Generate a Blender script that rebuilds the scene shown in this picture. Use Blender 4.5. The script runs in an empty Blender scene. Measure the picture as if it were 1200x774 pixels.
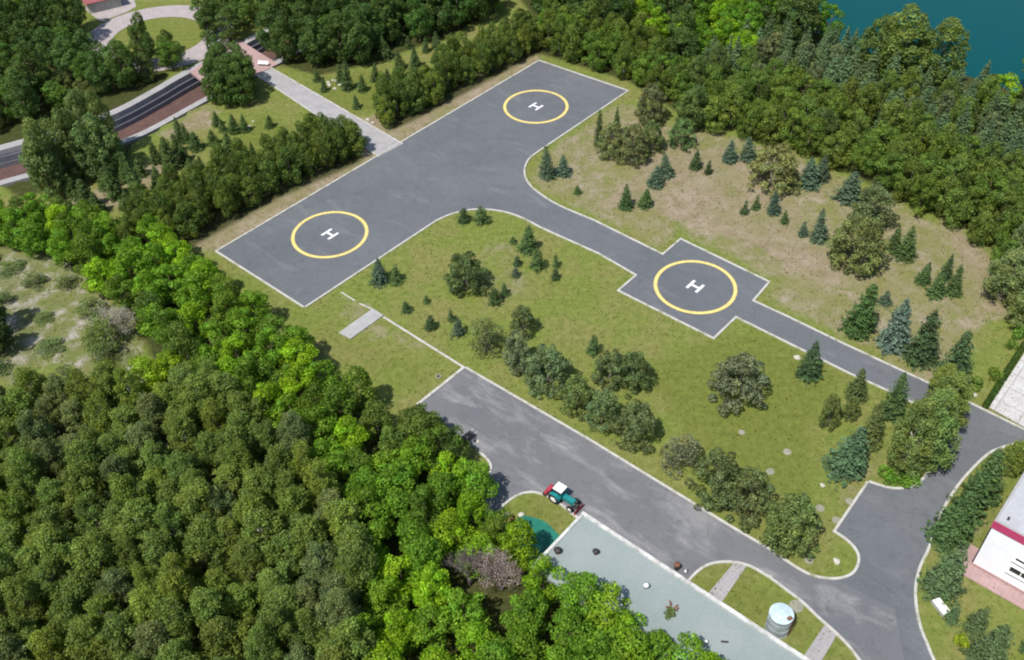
import bpy, bmesh, math, random
import numpy as np
from mathutils import Vector, Matrix
from mathutils.geometry import tessellate_polygon
S = bpy.context.scene
COL = S.collection
R = math.radians

# ---------------------------------------------------------------- camera
F_PX, PITCH, ROLL, CAMH = 1133.75, 0.75524, -0.028008, 91.913
FW = Vector((0, math.cos(PITCH), -math.sin(PITCH)))
RT0 = Vector((1, 0, 0)); UP0 = RT0.cross(FW)
RT = RT0*math.cos(ROLL) + UP0*math.sin(ROLL)
UP = -RT0*math.sin(ROLL) + UP0*math.cos(ROLL)
cd = bpy.data.cameras.new('camera'); cam = bpy.data.objects.new('camera', cd); COL.objects.link(cam)
m = Matrix((RT, UP, -FW)).transposed().to_4x4(); m.translation = Vector((0, 0, CAMH))
cam.matrix_world = m
cd.sensor_width = 36; cd.lens = F_PX/1200*36; cd.clip_start = 1; cd.clip_end = 8000
S.camera = cam

def G(px, py, z=0.0):
    """surveyed point of the photograph -> world (x, y) at height z"""
    d = FW*F_PX + RT*(px-600) - UP*(py-387)
    t = (z-CAMH)/d.z
    return (d.x*t, d.y*t)
def PJ(x, y, z):
    d = Vector((x, y, z-CAMH)); w = d.dot(FW)
    if w < 1: return (-9999, -9999)
    return (600+F_PX*d.dot(RT)/w, 387-F_PX*d.dot(UP)/w)
def GL(pts): return [G(*p) for p in pts]

# ---------------------------------------------------------------- world and sun
SUN_AZ, SUN_EL = R(229), R(59)          # direction towards the sun
w = bpy.data.worlds.new('World'); S.world = w; w.use_nodes = True
nt = w.node_tree; bg = nt.nodes['Background']
sk = nt.nodes.new('ShaderNodeTexSky'); sk.sky_type = 'NISHITA'; sk.sun_disc = False
sk.sun_elevation = SUN_EL; sk.sun_rotation = R(221); sk.air_density = 1.2; sk.dust_density = 1.0
nt.links.new(sk.outputs[0], bg.inputs[0]); bg.inputs[1].default_value = 0.10
sd = bpy.data.lights.new('sun', 'SUN'); sd.energy = 4.15; sd.angle = R(0.5); sd.color = (1, .95, .87)
so = bpy.data.objects.new('sun', sd); COL.objects.link(so)
dv = Vector((math.cos(SUN_AZ)*math.cos(SUN_EL), math.sin(SUN_AZ)*math.cos(SUN_EL), math.sin(SUN_EL)))
so.rotation_euler = dv.to_track_quat('Z', 'Y').to_euler(); so.location = (0, 0, 120)
S.view_settings.view_transform = 'Standard'; S.view_settings.look = 'None'
S.view_settings.exposure = 0.38; S.view_settings.gamma = 1
try: S.cycles.filter_width = 2.0
except Exception: pass
S.render.resolution_x = 1024; S.render.resolution_y = 660

# ---------------------------------------------------------------- object helpers
def tag(o, label=None, cat=None, group=None, kind=None):
    if label: o['label'] = label
    if cat: o['category'] = cat
    if group: o['group'] = group
    if kind: o['kind'] = kind
    return o
def empty(name, loc, rz=0, label=None, cat=None, group=None):
    o = bpy.data.objects.new(name, None); COL.objects.link(o)
    o.location = loc; o.rotation_euler = (0, 0, rz); o.empty_display_size = .3
    return tag(o, label, cat, group)
def link(name, me, parent=None):
    o = bpy.data.objects.new(name, me); COL.objects.link(o)
    if parent: o.parent = parent
    return o
class MB:
    def __init__(s): s.v = []; s.f = []
    def box(s, c, d, rz=0, top=(1, 1)):
        n = len(s.v); ca, sa = math.cos(rz), math.sin(rz)
        for k in (-1, 1):
            tx, ty = top if k > 0 else (1, 1)
            for i, j in ((-1, -1), (1, -1), (1, 1), (-1, 1)):
                x, y = i*d[0]/2*tx, j*d[1]/2*ty
                s.v.append((c[0]+x*ca-y*sa, c[1]+x*sa+y*ca, c[2]+k*d[2]/2))
        s.f += [(n, n+3, n+2, n+1), (n+4, n+5, n+6, n+7), (n, n+1, n+5, n+4), (n+1, n+2, n+6, n+5), (n+2, n+3, n+7, n+6), (n+3, n, n+4, n+7)]
        return s
    def tube(s, a, b, ra, rb, k=7, cap=True):
        a, b = Vector(a), Vector(b); d = (b-a)
        if d.length < 1e-6: return s
        d.normalize(); u = d.orthogonal().normalized(); v = d.cross(u); n = len(s.v)
        for p, r in ((a, ra), (b, rb)):
            for i in range(k):
                t = 2*math.pi*i/k; q = p+u*math.cos(t)*r+v*math.sin(t)*r; s.v.append(tuple(q))
        for i in range(k): s.f.append((n+i, n+(i+1) % k, n+k+(i+1) % k, n+k+i))
        if cap: s.f.append(tuple(n+k-1-i for i in range(k))); s.f.append(tuple(n+k+i for i in range(k)))
        return s
    def chain(s, pts, rs, k=6):
        for i in range(len(pts)-1): s.tube(pts[i], pts[i+1], rs[i], rs[i+1], k)
        return s
    def poly(s, pts, z, zb=None):
        """flat sheet at z; with zb also side walls down to zb"""
        P = [(p[0], p[1]) for p in pts]
        ar = sum(P[i][0]*P[(i+1) % len(P)][1]-P[(i+1) % len(P)][0]*P[i][1] for i in range(len(P)))
        if ar < 0: P = P[::-1]
        n = len(s.v); s.v += [(x, y, z) for x, y in P]
        for t in tessellate_polygon([[Vector((x, y, 0)) for x, y in P]]):
            a, b, c = [Vector(P[i]) for i in t]
            if (b-a).cross(c-a) < 0: t = (t[0], t[2], t[1])
            s.f.append(tuple(n+i for i in t))
        if zb is not None:
            m_ = len(s.v); L = len(P); s.v += [(x, y, zb) for x, y in P]
            for i in range(L): s.f.append((m_+i, m_+(i+1) % L, n+(i+1) % L, n+i))
        return s
    def strip(s, pts, wd, z, zb, side=0, jit=0):
        """a band along a polyline. side 0 centred, +1 to the left, -1 to the right"""
        P = [Vector(p[:2]) for p in pts]; o0 = (side-1)*wd/2; o1 = (side+1)*wd/2
        A = []; B = []
        for i, p in enumerate(P):
            d = []
            if i > 0: d.append((p-P[i-1]).normalized())
            if i < len(P)-1: d.append((P[i+1]-p).normalized())
            t = sum(d, Vector((0, 0)));
            t = t.normalized() if t.length > 1e-6 else d[0]
            nrm = Vector((-t.y, t.x)); mit = 1/max(.5, nrm.dot(Vector((-d[0].y, d[0].x))))
            A.append(p+nrm*o0*mit); B.append(p+nrm*o1*mit)
        n = len(s.v)
        for a, b in zip(A, B): s.v += [(a.x, a.y, zb), (a.x, a.y, z), (b.x, b.y, z), (b.x, b.y, zb)]
        for i in range(len(P)-1):
            k = n+4*i
            for j in range(3): s.f.append((k+j, k+4+j, k+5+j, k+1+j)[::-1])
        k = n+4*(len(P)-1); s.f += [(n, n+1, n+2, n+3), (k+3, k+2, k+1, k)]
        return s
    def ball(s, c, r, seg=10, rg=6, jit=0, rnd=random):
        n = len(s.v); rx, ry, rz_ = (r, r, r) if not hasattr(r, '__len__') else r
        s.v.append((c[0], c[1], c[2]-rz_))
        for i in range(1, rg):
            ph = -math.pi/2+math.pi*i/rg
            for j in range(seg):
                t = 2*math.pi*j/seg; q = 1+jit*rnd.uniform(-1, 1)
                s.v.append((c[0]+rx*q*math.cos(ph)*math.cos(t), c[1]+ry*q*math.cos(ph)*math.sin(t), c[2]+rz_*q*math.sin(ph)))
        s.v.append((c[0], c[1], c[2]+rz_)); e = len(s.v)-1
        for j in range(seg):
            s.f.append((n, n+1+(j+1) % seg, n+1+j)); s.f.append((e, e-seg+j, e-seg+(j+1) % seg))
            for i in range(rg-2):
                a = n+1+i*seg; s.f.append((a+j, a+(j+1) % seg, a+seg+(j+1) % seg, a+seg+j))
        return s
    def mesh(s, name, mat, smooth=False):
        me = bpy.data.meshes.new(name); me.from_pydata(s.v, [], s.f); me.validate()
        if mat: me.materials.append(mat)
        if smooth: me.polygons.foreach_set('use_smooth', [True]*len(me.polygons))
        return me
    def build(s, name, mat, parent=None, smooth=False, bevel=0):
        o = link(name, s.mesh(name, mat, smooth), parent)
        if bevel:
            b = o.modifiers.new('b', 'BEVEL'); b.width = bevel; b.segments = 2; b.limit_method = 'ANGLE'
        return o
def catmull(P, n=4, closed=False):
    out = []; L = len(P)
    rng = range(L if closed else L-1)
    for i in rng:
        p1, p2 = P[i], P[(i+1) % L]
        p0 = P[(i-1) % L] if (closed or i > 0) else p1
        p3 = P[(i+2) % L] if (closed or i+2 < L) else p2
        for k in range(n):
            t = k/n
            out.append(tuple(.5*((2*p1[a])+(-p0[a]+p2[a])*t+(2*p0[a]-5*p1[a]+4*p2[a]-p3[a])*t*t+(-p0[a]+3*p1[a]-3*p2[a]+p3[a])*t**3) for a in (0, 1)))
    if not closed: out.append(tuple(P[-1][:2]))
    return out

# ---------------------------------------------------------------- materials
class NT:
    def __init__(s, name, rough=.8, spec=.3):
        s.m = bpy.data.materials.new(name); s.m.use_nodes = True; s.t = s.m.node_tree
        s.b = s.t.nodes['Principled BSDF']; s.b.inputs['Roughness'].default_value = rough
        s.b.inputs['Specular IOR Level'].default_value = spec
        s.geo = s.t.nodes.new('ShaderNodeNewGeometry'); s.pos = s.geo.outputs['Position']
    def n(s, k, **kw):
        x = s.t.nodes.new(k)
        for a, v in kw.items(): setattr(x, a, v)
        return x
    def l(s, a, b): s.t.links.new(a, b)
    def noise(s, scale, detail=4, rough=.55, vec=None, dist=0, sc3=None):
        x = s.n('ShaderNodeTexNoise'); x.inputs['Scale'].default_value = scale; x.inputs['Detail'].default_value = detail
        x.inputs['Roughness'].default_value = rough; x.inputs['Distortion'].default_value = dist
        v = vec or s.pos
        if sc3:
            mp = s.n('ShaderNodeMapping', vector_type='TEXTURE'); mp.inputs['Scale'].default_value = sc3[:3]
            if len(sc3) > 3: mp.inputs['Rotation'].default_value = (0, 0, sc3[3])
            s.l(v, mp.inputs[0]); v = mp.outputs[0]
        s.l(v, x.inputs['Vector']); return x.outputs['Fac']
    def ramp(s, fac, stops):
        x = s.n('ShaderNodeValToRGB'); e = x.color_ramp.elements
        while len(e) < len(stops): e.new(.5)
        for k, (p, c) in enumerate(stops):
            e[k].position = p
            e[k].color = (c, c, c, 1) if not hasattr(c, '__len__') else (*c[:3], 1)
        s.l(fac, x.inputs[0]); return x.outputs[0]
    def mix(s, fac, a, b, mode='MIX'):
        x = s.n('ShaderNodeMix', data_type='RGBA', blend_type=mode)
        for k, v in ((0, fac), (6, a), (7, b)):
            if hasattr(v, 'is_linked'): s.l(v, x.inputs[k])
            elif k == 0: x.inputs[0].default_value = v
            else: x.inputs[k].default_value = (*v[:3], 1)
        return x.outputs[2]
    def math(s, op, a, b=0):
        x = s.n('ShaderNodeMath', operation=op)
        for k, v in ((0, a), (1, b)):
            if hasattr(v, 'is_linked'): s.l(v, x.inputs[k])
            else: x.inputs[k].default_value = v
        x.use_clamp = True
        return x.outputs[0]
    def col(s, c):
        if hasattr(c, 'is_linked'): s.l(c, s.b.inputs['Base Color'])
        else: s.b.inputs['Base Color'].default_value = (*c[:3], 1)
        return s
    def bump(s, h, strength=.3, dist=.05):
        x = s.n('ShaderNodeBump'); x.inputs['Strength'].default_value = strength; x.inputs['Distance'].default_value = dist
        s.l(h, x.inputs['Height']); s.l(x.outputs[0], s.b.inputs['Normal']); return s

def plain(name, c, rough=.6, spec=.3, var=.25, scale=1.5, metal=0):
    t = NT(name, rough, spec); d = tuple(x*(1-var) for x in c); e = tuple(min(1, x*(1+var*.6)) for x in c)
    t.col(t.ramp(t.noise(scale, 5), [(.3, d), (.7, e)])); t.b.inputs['Metallic'].default_value = metal
    return t.m

def mat_asphalt(name, base, worn, pale, wear_lo):
    t = NT(name, .85, .25)
    big = t.noise(.07, 5, .6); str_ = t.noise(.32, 6, .68, sc3=(2.6, 1, 1, R(-42)), dist=.4); fine = t.noise(9, 3, .7)
    c = t.ramp(big, [(.3, base), (.72, worn)])
    c = t.mix(t.ramp(str_, [(wear_lo, 0), (wear_lo+.2, .75)]), c, pale)
    c = t.mix(t.ramp(t.noise(.55, 6, .75), [(.32, .45), (.5, 0)]), c, tuple(x*.72 for x in base))
    c = t.mix(.22, c, t.ramp(fine, [(.3, tuple(x*.5 for x in base)), (.75, tuple(min(1, x*1.6) for x in worn))]))
    # fine cracks
    v = t.n('ShaderNodeTexVoronoi', feature='DISTANCE_TO_EDGE'); v.inputs['Scale'].default_value = .12
    nz = t.n('ShaderNodeTexNoise'); nz.inputs['Scale'].default_value = .5; nz.inputs['Detail'].default_value = 5
    t.l(t.pos, nz.inputs['Vector'])
    vm = t.n('ShaderNodeVectorMath', operation='MULTIPLY_ADD'); vm.inputs[1].default_value = (3, 3, 3)
    t.l(nz.outputs['Color'], vm.inputs[0]); t.l(t.pos, vm.inputs[2]); t.l(vm.outputs[0], v.inputs['Vector'])
    c = t.mix(t.ramp(v.outputs['Distance'], [(0, .45), (.006, 0)]), c, tuple(x*.55 for x in base))
    t.col(c); t.bump(fine, .25, .02)
    return t.m
M = {}
M['asphalt'] = mat_asphalt('asphalt', (.099, .108, .122), (.137, .146, .159), (.19, .197, .207), .54)
M['asphalt_old'] = mat_asphalt('asphalt_old', (.118, .122, .135), (.166, .170, .182), (.34, .338, .338), .50)

# ground: colours follow a painted zone attribute (dry, debris, lush) broken by noise
t = NT('ground', .95, .1)
at = t.n('ShaderNodeAttribute', attribute_name='zone'); sp = t.n('ShaderNodeSeparateColor'); t.l(at.outputs['Color'], sp.inputs[0])
n1 = t.noise(.12, 6, .62); n2 = t.noise(1.1, 5, .7); n3 = t.noise(6, 4, .7); n4 = t.noise(.4, 6, .7, dist=.6)
green = t.ramp(n2, [(.25, (.10, .145, .028)), (.55, (.165, .205, .044)), (.8, (.24, .255, .09))])
green = t.mix(t.ramp(n1, [(.42, 0), (.64, .7)]), green, t.ramp(n2, [(.3, (.15, .145, .045)), (.7, (.27, .235, .1))]))
lush = t.ramp(n2, [(.25, (.095, .125, .024)), (.75, (.185, .21, .048))])
dry = t.ramp(n4, [(.25, (.17, .145, .075)), (.5, (.275, .218, .155)), (.72, (.35, .30, .235))])
dry = t.mix(t.ramp(n1, [(.42, 0), (.62, .65)]), dry, (.20, .20, .08))
deb = t.ramp(n4, [(.3, (.09, .12, .035)), (.5, (.17, .18, .08)), (.62, (.32, .30, .25)), (.8, (.48, .46, .43))])
def soft(ch, amt=.35, nn=None):
    a = t.math('ADD', ch, t.math('MULTIPLY', nn or n4, amt)); a = t.math('SUBTRACT', a, amt*.5+.0)
    return t.ramp(a, [(.3, 0), (.62, 1)])
c = t.mix(soft(sp.outputs['Blue']), green, lush)
c = t.mix(soft(sp.outputs['Red'], .8), c, dry)
c = t.mix(soft(sp.outputs['Green'], .7), c, deb)
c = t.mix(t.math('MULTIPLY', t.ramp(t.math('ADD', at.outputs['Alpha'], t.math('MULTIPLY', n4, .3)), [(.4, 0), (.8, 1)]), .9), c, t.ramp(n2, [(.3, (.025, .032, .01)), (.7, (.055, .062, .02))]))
c = t.mix(.45, c, t.ramp(n3, [(.25, .35), (.5, .9), (.75, 1.0)]), 'MULTIPLY')
c = t.mix(t.ramp(t.noise(2.6, 3, .8), [(.66, 0), (.74, .4)]), c, (.30, .29, .15))
t.col(c); t.bump(n3, .6, .12); M['ground'] = t.m

def concrete(name, c, joint=0, ang=0, jc=.6, stain=.35):
    t = NT(name, .85, .25)
    k = t.ramp(t.noise(.6, 6, .65), [(.3, tuple(x*(1-stain) for x in c)), (.7, c)])
    k = t.mix(.3, k, t.ramp(t.noise(8, 4, .7), [(.3, tuple(x*.6 for x in c)), (.7, tuple(min(1, x*1.25) for x in c))]))
    if joint:
        br = t.n('ShaderNodeTexBrick'); br.inputs['Scale'].default_value = 1/joint; br.inputs['Mortar Size'].default_value = .03
        br.offset = 0; br.inputs['Brick Width'].default_value = 1; br.inputs['Row Height'].default_value = 1
        mp = t.n('ShaderNodeMapping'); mp.inputs['Rotation'].default_value = (0, 0, -ang); t.l(t.pos, mp.inputs[0]); t.l(mp.outputs[0], br.inputs['Vector'])
        k = t.mix(t.math('MULTIPLY', br.outputs['Fac'], jc), k, tuple(x*.45 for x in c))
    t.col(k); return t.m
t = NT('kerb', .85, .25)
kk_ = t.ramp(t.noise(.9, 6, .75), [(.36, (.24, .24, .15)), (.46, (.42, .41, .38)), (.7, (.54, .53, .51))]); t.col(kk_); M['kerb'] = t.m
M['path'] = concrete('path_paving', (.38, .37, .375), .5, R(48))
M['pink'] = concrete('pink_paving', (.44, .30, .29), .5, R(48))
M['plaza'] = concrete('plaza_paving', (.42, .37, .37), .8, R(20))
M['conc'] = concrete('concrete', (.40, .40, .40), 0)
M['weathered'] = concrete('weathered_concrete', (.30, .30, .23), 0, stain=.4)
M['pale'] = concrete('pale_concrete', (.56, .55, .55), 3, R(48))
M['brownfloor'] = concrete('red_brown_paving', (.135, .078, .068), 1, R(48), stain=.5)
M['darkwall'] = concrete('dark_stone', (.05, .053, .07), 1.2, R(48))
M['rail'] = concrete('bench_edge_stone', (.20, .20, .23), 0)
M['greyfloor'] = concrete('grey_paving', (.13, .13, .145), 1, R(48))

def worn(name, c, hole, lo=.3):
    t = NT(name, .6, .3)
    k = t.ramp(t.noise(2.2, 6, .8), [(lo, hole), (lo+.12, tuple(x*.85 for x in c)), (.7, c)])
    t.col(k); return t.m
M['yellow'] = worn('yellow_paint', (.72, .54, .14), (.30, .25, .14), .36)
M['yellow_core'] = worn('pale_yellow_paint', (.80, .66, .24), (.42, .36, .18), .36)
M['white_paint'] = worn('white_paint', (.78, .78, .80), (.32, .32, .34), .34)

def mat_leaf(name, transl=.3, rough=.6, var=.16, spec=.25):
    t = NT(name, rough, spec)
    oi = t.n('ShaderNodeObjectInfo'); at = t.n('ShaderNodeAttribute', attribute_name='tone')
    tc = t.n('ShaderNodeTexCoord')
    c = t.mix(1, oi.outputs['Color'], at.outputs['Color'], 'MULTIPLY')
    nz = t.noise(1.3, 3, .6, vec=tc.outputs['Object'])
    c = t.mix(1, c, t.ramp(nz, [(.3, (1-var, 1-var, 1-var*.6)), (.7, (1+var, 1+var*.9, 1))]), 'MULTIPLY')
    t.col(c)
    tr = t.n('ShaderNodeBsdfTranslucent')
    t.l(t.mix(1, c, (1.35, 1.35, .7), 'MULTIPLY'), tr.inputs[0])
    ms = t.n('ShaderNodeMixShader'); ms.inputs[0].default_value = transl
    t.l(t.b.outputs[0], ms.inputs[1]); t.l(tr.outputs[0], ms.inputs[2]); t.l(ms.outputs[0], t.t.nodes['Material Output'].inputs[0])
    return t.m
M['leaf'] = mat_leaf('foliage', .42)
M['needle'] = mat_leaf('needles', .3, .65)
M['bark'] = plain('bark', (.13, .10, .075), .9, .1, .4, 4)
M['barkpale'] = plain('pale_bark', (.42, .39, .34), .85, .1, .45, 3)
M['barkgrey'] = plain('grey_bark', (.24, .20, .19), .9, .1, .3, 4)

# ================================================================ GROUND LAYOUT (photo-surveyed)
padA = [(255, 295), (632, 72), (735, 107)]
curveB = [(640, 171), (627, 180), (618, 188), (613.5, 201), (618, 215), (632, 228), (655, 242), (695, 259)]
roadN = [(777, 299.5), (798, 281.5), (900, 331), (881, 353), (920, 371), (988, 404), (1085, 449), (1119, 465), (1200, 505), (1290, 549)]
rightE = [(1255, 560), (1215, 522), (1190, 520), (1173, 524), (1156, 532), (1136, 551), (1120, 570), (1104, 596), (1093, 624), (1085, 646), (1076, 665), (1071, 689), (1072, 712), (1077, 736), (1084, 754), (1092, 773), (1108, 805), (1140, 860)]
botW = [(1060, 860), (1030, 805), (1008, 773), (995, 756), (978, 739), (961, 724), (941, 705), (924, 692), (904, 677), (884, 665), (874, 661), (860, 658), (843, 658), (827, 662), (813, 672), (803, 684)]
parkNE = [(545, 432), (689, 516), (800, 584), (850, 615), (901, 645), (924, 661), (944, 673), (961, 678.5), (981, 680), (998, 675), (1006, 665), (1007.5, 652), (1001, 640), (990, 630), (979.5, 623)]
parkNE2 = [(979.5, 623), (1018, 566)]
parkNE3 = [(1018, 566), (1033, 571), (1048, 574), (1065, 573), (1079, 566), (1092, 551), (1102, 534), (1108, 515), (1104, 498), (1088, 481), (1062, 468)]
roadS = [(1062, 468), (1035, 455), (995, 437), (961, 420), (862, 371), (836, 396), (726, 341), (747, 323), (702, 297), (635, 267)]
curveC = [(635, 267), (618, 258), (600, 250.5), (578, 246), (554, 245.5), (531, 250), (511, 258.5)]
lobeL = [(562, 530), (567, 533), (573, 539), (576.5, 546), (575.5, 554), (571, 563), (563, 572)]
lobeR = [(586, 601), (589.5, 595), (595, 590), (603, 584.5), (611, 580.5), (622, 578.5), (632, 580), (643, 584), (654, 591), (668, 602), (690, 620)]

cB, cR, cW, cN1, cN3, cC, cLL, cLR = [catmull(GL(x), 4) for x in (curveB, rightE, botW, parkNE[4:], parkNE3, curveC, lobeL, lobeR)]
heli = GL(padA) + cB + GL(roadN) + cR + GL([(1060, 860), (1030, 805), (1008, 773)]) + GL([(995, 756), (978, 739), (961, 724)]) + cN1[16:][0:0]
# helipads, road and junction as one sheet; the old car park is a second sheet
i981 = GL([(981, 680)])[0]
n1_tail = [p for p in cN1 if (p[0]-cN1[0][0]) > (i981[0]-cN1[0][0])-.01 or p in cN1[-30:]]
def after(curve, p0):
    k = min(range(len(curve)), key=lambda i: (curve[i][0]-p0[0])**2+(curve[i][1]-p0[1])**2); return curve[:k+1], curve[k:]
n_head, n_tail = after(cN1, i981)
w_low, w_up = after(cW, G(961, 724))
SEAM = GL([(1085, 860), (1060, 774), (1048, 715)])
heli = GL(padA) + cB + GL(roadN) + cR[:-1] + SEAM + n_tail + cN3[:-1] + GL(roadS[:-1]) + cC + [G(357, 360)]
park = [i981] + SEAM[::-1] + cW[:-1] + [G(790, 700), G(690, 640)] + cLR[::-1] + [G(560, 600)] + cLL[::-1] + [G(490, 476)] + GL(parkNE[:4]) + n_head[:-1]
o = tag(MB().poly(heli, .03).build('helipad_asphalt', M['asphalt']), kind='structure')
o = tag(MB().poly(park, .026).build('parking_asphalt', M['asphalt_old']), kind='structure')

# kerbs
k = MB()
for line, sd_ in ((GL([(357, 360), (255, 295), (632, 72), (735, 107)]) + cB + GL(roadN), 1),
                  ([G(357, 360)]+cC[::-1]+GL(roadS[::-1])[1:-1]+cN3[::-1], -1),
                  (cR, 1), (GL(parkNE[:4])+cN1+[G(1018, 566)], 1), (cW, 1), (cLL, -1), (cLR, 1),
                  (GL([(490, 476), (545, 432)]), 1)):
    k.strip(line, .30 if len(line) > 3 else .4, .13, -.1, sd_)
tag(k.build('kerb', M['kerb']), kind='structure')

# ---------------------------------------------------------------- trench polygon + river shore used by the ground sheet
def resample(P, n):
    P = catmull(P, 12); d = [0]
    for a_, b_ in zip(P[:-1], P[1:]): d.append(d[-1]+math.dist(a_, b_))
    out = []
    for i in range(n+1):
        t_ = d[-1]*i/n; k = max(j for j in range(len(d)) if d[j] <= t_+1e-9); k = min(k, len(P)-2)
        q = (t_-d[k])/max(1e-9, d[k+1]-d[k]); out.append(Vector((P[k][0]+(P[k+1][0]-P[k][0])*q, P[k][1]+(P[k+1][1]-P[k][1])*q)))
    return out
TN = 60
TF = resample(GL([(-150, 220), (0, 177), (66, 159), (133, 135), (181, 110), (219, 88), (292, 50), (345, 20), (400, -14)]), TN)   # far rim of the sunken way
TM = resample(GL([(-150, 256), (4, 212), (70, 193), (133, 169), (175, 151), (241, 115), (315, 77), (370, 46), (430, 8)]), TN)    # near rim
def TQ(i, q):
    """q metres from the far rim (negative: beyond it); q > 100: q-100 metres beyond the near rim"""
    a_, b_ = TF[i], TM[i]; d = (b_-a_).normalized(); v = a_+d*q if q < 90 else b_+d*(q-100)
    return (v.x, v.y)
TPOLY = [TQ(i, -1.3) for i in range(TN+1)] + [TQ(i, 101.3) for i in range(TN, -1, -1)]
SH = [G(*p) for p in ((700, -150), (940, 22), (985, 45), (1060, 70), (1140, 84), (1200, 104), (1280, 135))]
SH = [(-150, 700)] + SH + [(190, 150), (500, 60)]
def shore_d(x, y):
    """signed distance beyond the shore (positive in the river)"""
    best = 1e9; sg = 1
    for a, b in zip(SH[:-1], SH[1:]):
        dx, dy = b[0]-a[0], b[1]-a[1]; L2 = dx*dx+dy*dy
        t = max(0, min(1, ((x-a[0])*dx+(y-a[1])*dy)/L2)); px, py = a[0]+dx*t, a[1]+dy*t
        d = math.hypot(x-px, y-py)
        if d < best: best = d; sg = 1 if dx*(y-a[1])-dy*(x-a[0]) > 0 else -1
    return best*sg
def inpoly(x, y, P):
    r = False; j = len(P)-1
    for i in range(len(P)):
        if (P[i][1] > y) != (P[j][1] > y) and x < (P[j][0]-P[i][0])*(y-P[i][1])/(P[j][1]-P[i][1])+P[i][0]: r = not r
        j = i
    return r
def pdist(x, y, P):
    b = 1e9
    for i in range(len(P)):
        a, c_ = P[i-1], P[i]; dx, dy = c_[0]-a[0], c_[1]-a[1]; L2 = dx*dx+dy*dy+1e-9
        t = max(0, min(1, ((x-a[0])*dx+(y-a[1])*dy)/L2)); b = min(b, math.hypot(x-a[0]-dx*t, y-a[1]-dy*t))
    return b
Z_DRY = [([(612, 215), (640, 172), (735, 112), (765, 140), (835, 150), (930, 175), (1010, 215), (1140, 280), (1175, 370), (1150, 400), (1110, 455), (1000, 405), (885, 350), (903, 330), (798, 278), (777, 296), (690, 255)], .5),
         ([(780, 170), (880, 180), (930, 240), (1000, 320), (960, 350), (900, 300), (800, 260), (700, 240)], .82),
         ([(240, 290), (628, 66), (634, 72), (257, 297)], .9), ([(150, 250), (420, 140), (640, 50), (630, 75), (240, 300)], .7),
         ([(100, 225), (190, 180), (230, 165), (200, 215), (150, 250), (60, 245)], .62), ([(180, 158), (240, 122), (262, 128), (250, 150), (200, 170)], .6),
         ([(1100, 250), (1160, 300), (1185, 370), (1165, 372), (1130, 310)], 1.0),
         ([(1040, 420), (1100, 450), (1070, 455)], .9),
         ([(380, 345), (430, 350), (460, 380), (520, 400), (500, 420), (400, 390)], .45),
         ([(530, 300), (600, 270), (640, 340), (560, 380)], .36), ([(1010, 500), (1040, 530), (1000, 600), (975, 600)], .55),
         ([(1130, 590), (1150, 560), (1175, 520), (1200, 530), (1135, 665), (1120, 700)], .55)]
Z_DEB = [([(-60, 280), (60, 280), (110, 300), (165, 390), (160, 470), (110, 450), (30, 430), (-60, 470)], .55),
         ([(-40, 290), (40, 300), (60, 330), (20, 345), (-40, 340)], .85), ([(-40, 340), (40, 340), (50, 420), (20, 450), (-40, 440)], .9),
         ([(120, 390), (165, 400), (165, 470), (120, 460)], .9)]
Z_LUSH = [([(840, 390), (900, 385), (1000, 440), (960, 500), (960, 600), (850, 570), (790, 500), (740, 430)], .62),
          ([(830, 660), (880, 665), (990, 760), (1000, 790), (820, 700), (800, 690)], .55),
          ([(590, 595), (620, 575), (670, 600), (640, 640)], .6), ([(300, 130), (360, 150), (340, 190), (250, 210), (270, 170)], .6),
          ([(430, 80), (480, 90), (470, 130), (400, 140), (350, 100)], .6), ([(0, 0), (290, 0), (280, 85), (0, 110)], .5),
          ([(220, 300), (255, 297), (360, 362), (540, 432), (490, 476), (420, 440)], .42), ([(480, 300), (740, 330), (700, 380), (520, 330)], .35)]
Z = [[(GL(P), v) for P, v in z] for z in (Z_DRY, Z_DEB, Z_LUSH)]
BB = [[(min(p[0] for p in P)-4, max(p[0] for p in P)+4, min(p[1] for p in P)-4, max(p[1] for p in P)+4) for P, v in z] for z in Z]
WOODS = [GL(P) for P in ([(150, 300), (230, 292), (330, 235), (432, 190), (418, 160), (330, 180), (250, 210), (170, 255)], [(452, 160), (500, 138), (632, 66), (735, 98), (800, 140), (870, 158), (925, 172), (1040, 230), (1120, 262), (1165, 300), (1185, 372), (1290, 420), (1290, 60), (985, 20), (900, -60), (560, -60), (620, 20), (445, 130)],
  [(322, 78), (372, 92), (425, 80), (520, 48), (580, 18), (600, -60), (300, -60)], [(-50, 262), (70, 262), (190, 300), (245, 340), (330, 395), (400, 465), (470, 505), (530, 540), (570, 590), (640, 680), (860, 850), (-80, 1000), (-80, 480), (110, 480), (190, 470), (140, 350), (60, 300), (-50, 290)],
  [(-60, 170), (20, 240), (60, 225), (150, 196), (205, 82), (90, 60), (90, -40), (-60, -40)])]
WBB = [(min(p[0] for p in P), max(p[0] for p in P), min(p[1] for p in P), max(p[1] for p in P)) for P in WOODS]
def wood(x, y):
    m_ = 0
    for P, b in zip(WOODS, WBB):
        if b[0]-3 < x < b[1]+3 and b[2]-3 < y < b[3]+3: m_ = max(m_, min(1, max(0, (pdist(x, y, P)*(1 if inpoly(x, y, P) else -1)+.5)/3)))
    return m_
def zone(x, y):
    out = []
    for z, bb in zip(Z, BB):
        m_ = 0
        for (P, v), b in zip(z, bb):
            if b[0] < x < b[1] and b[2] < y < b[3]:
                d = pdist(x, y, P)*(1 if inpoly(x, y, P) else -1); q = max(0, min(1, (d+2)/4)); m_ = max(m_, v*q)
        out.append(m_)
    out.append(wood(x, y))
    return out
far = [140, 170, 220, 320, 500, 900, 1700, 3200]
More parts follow.
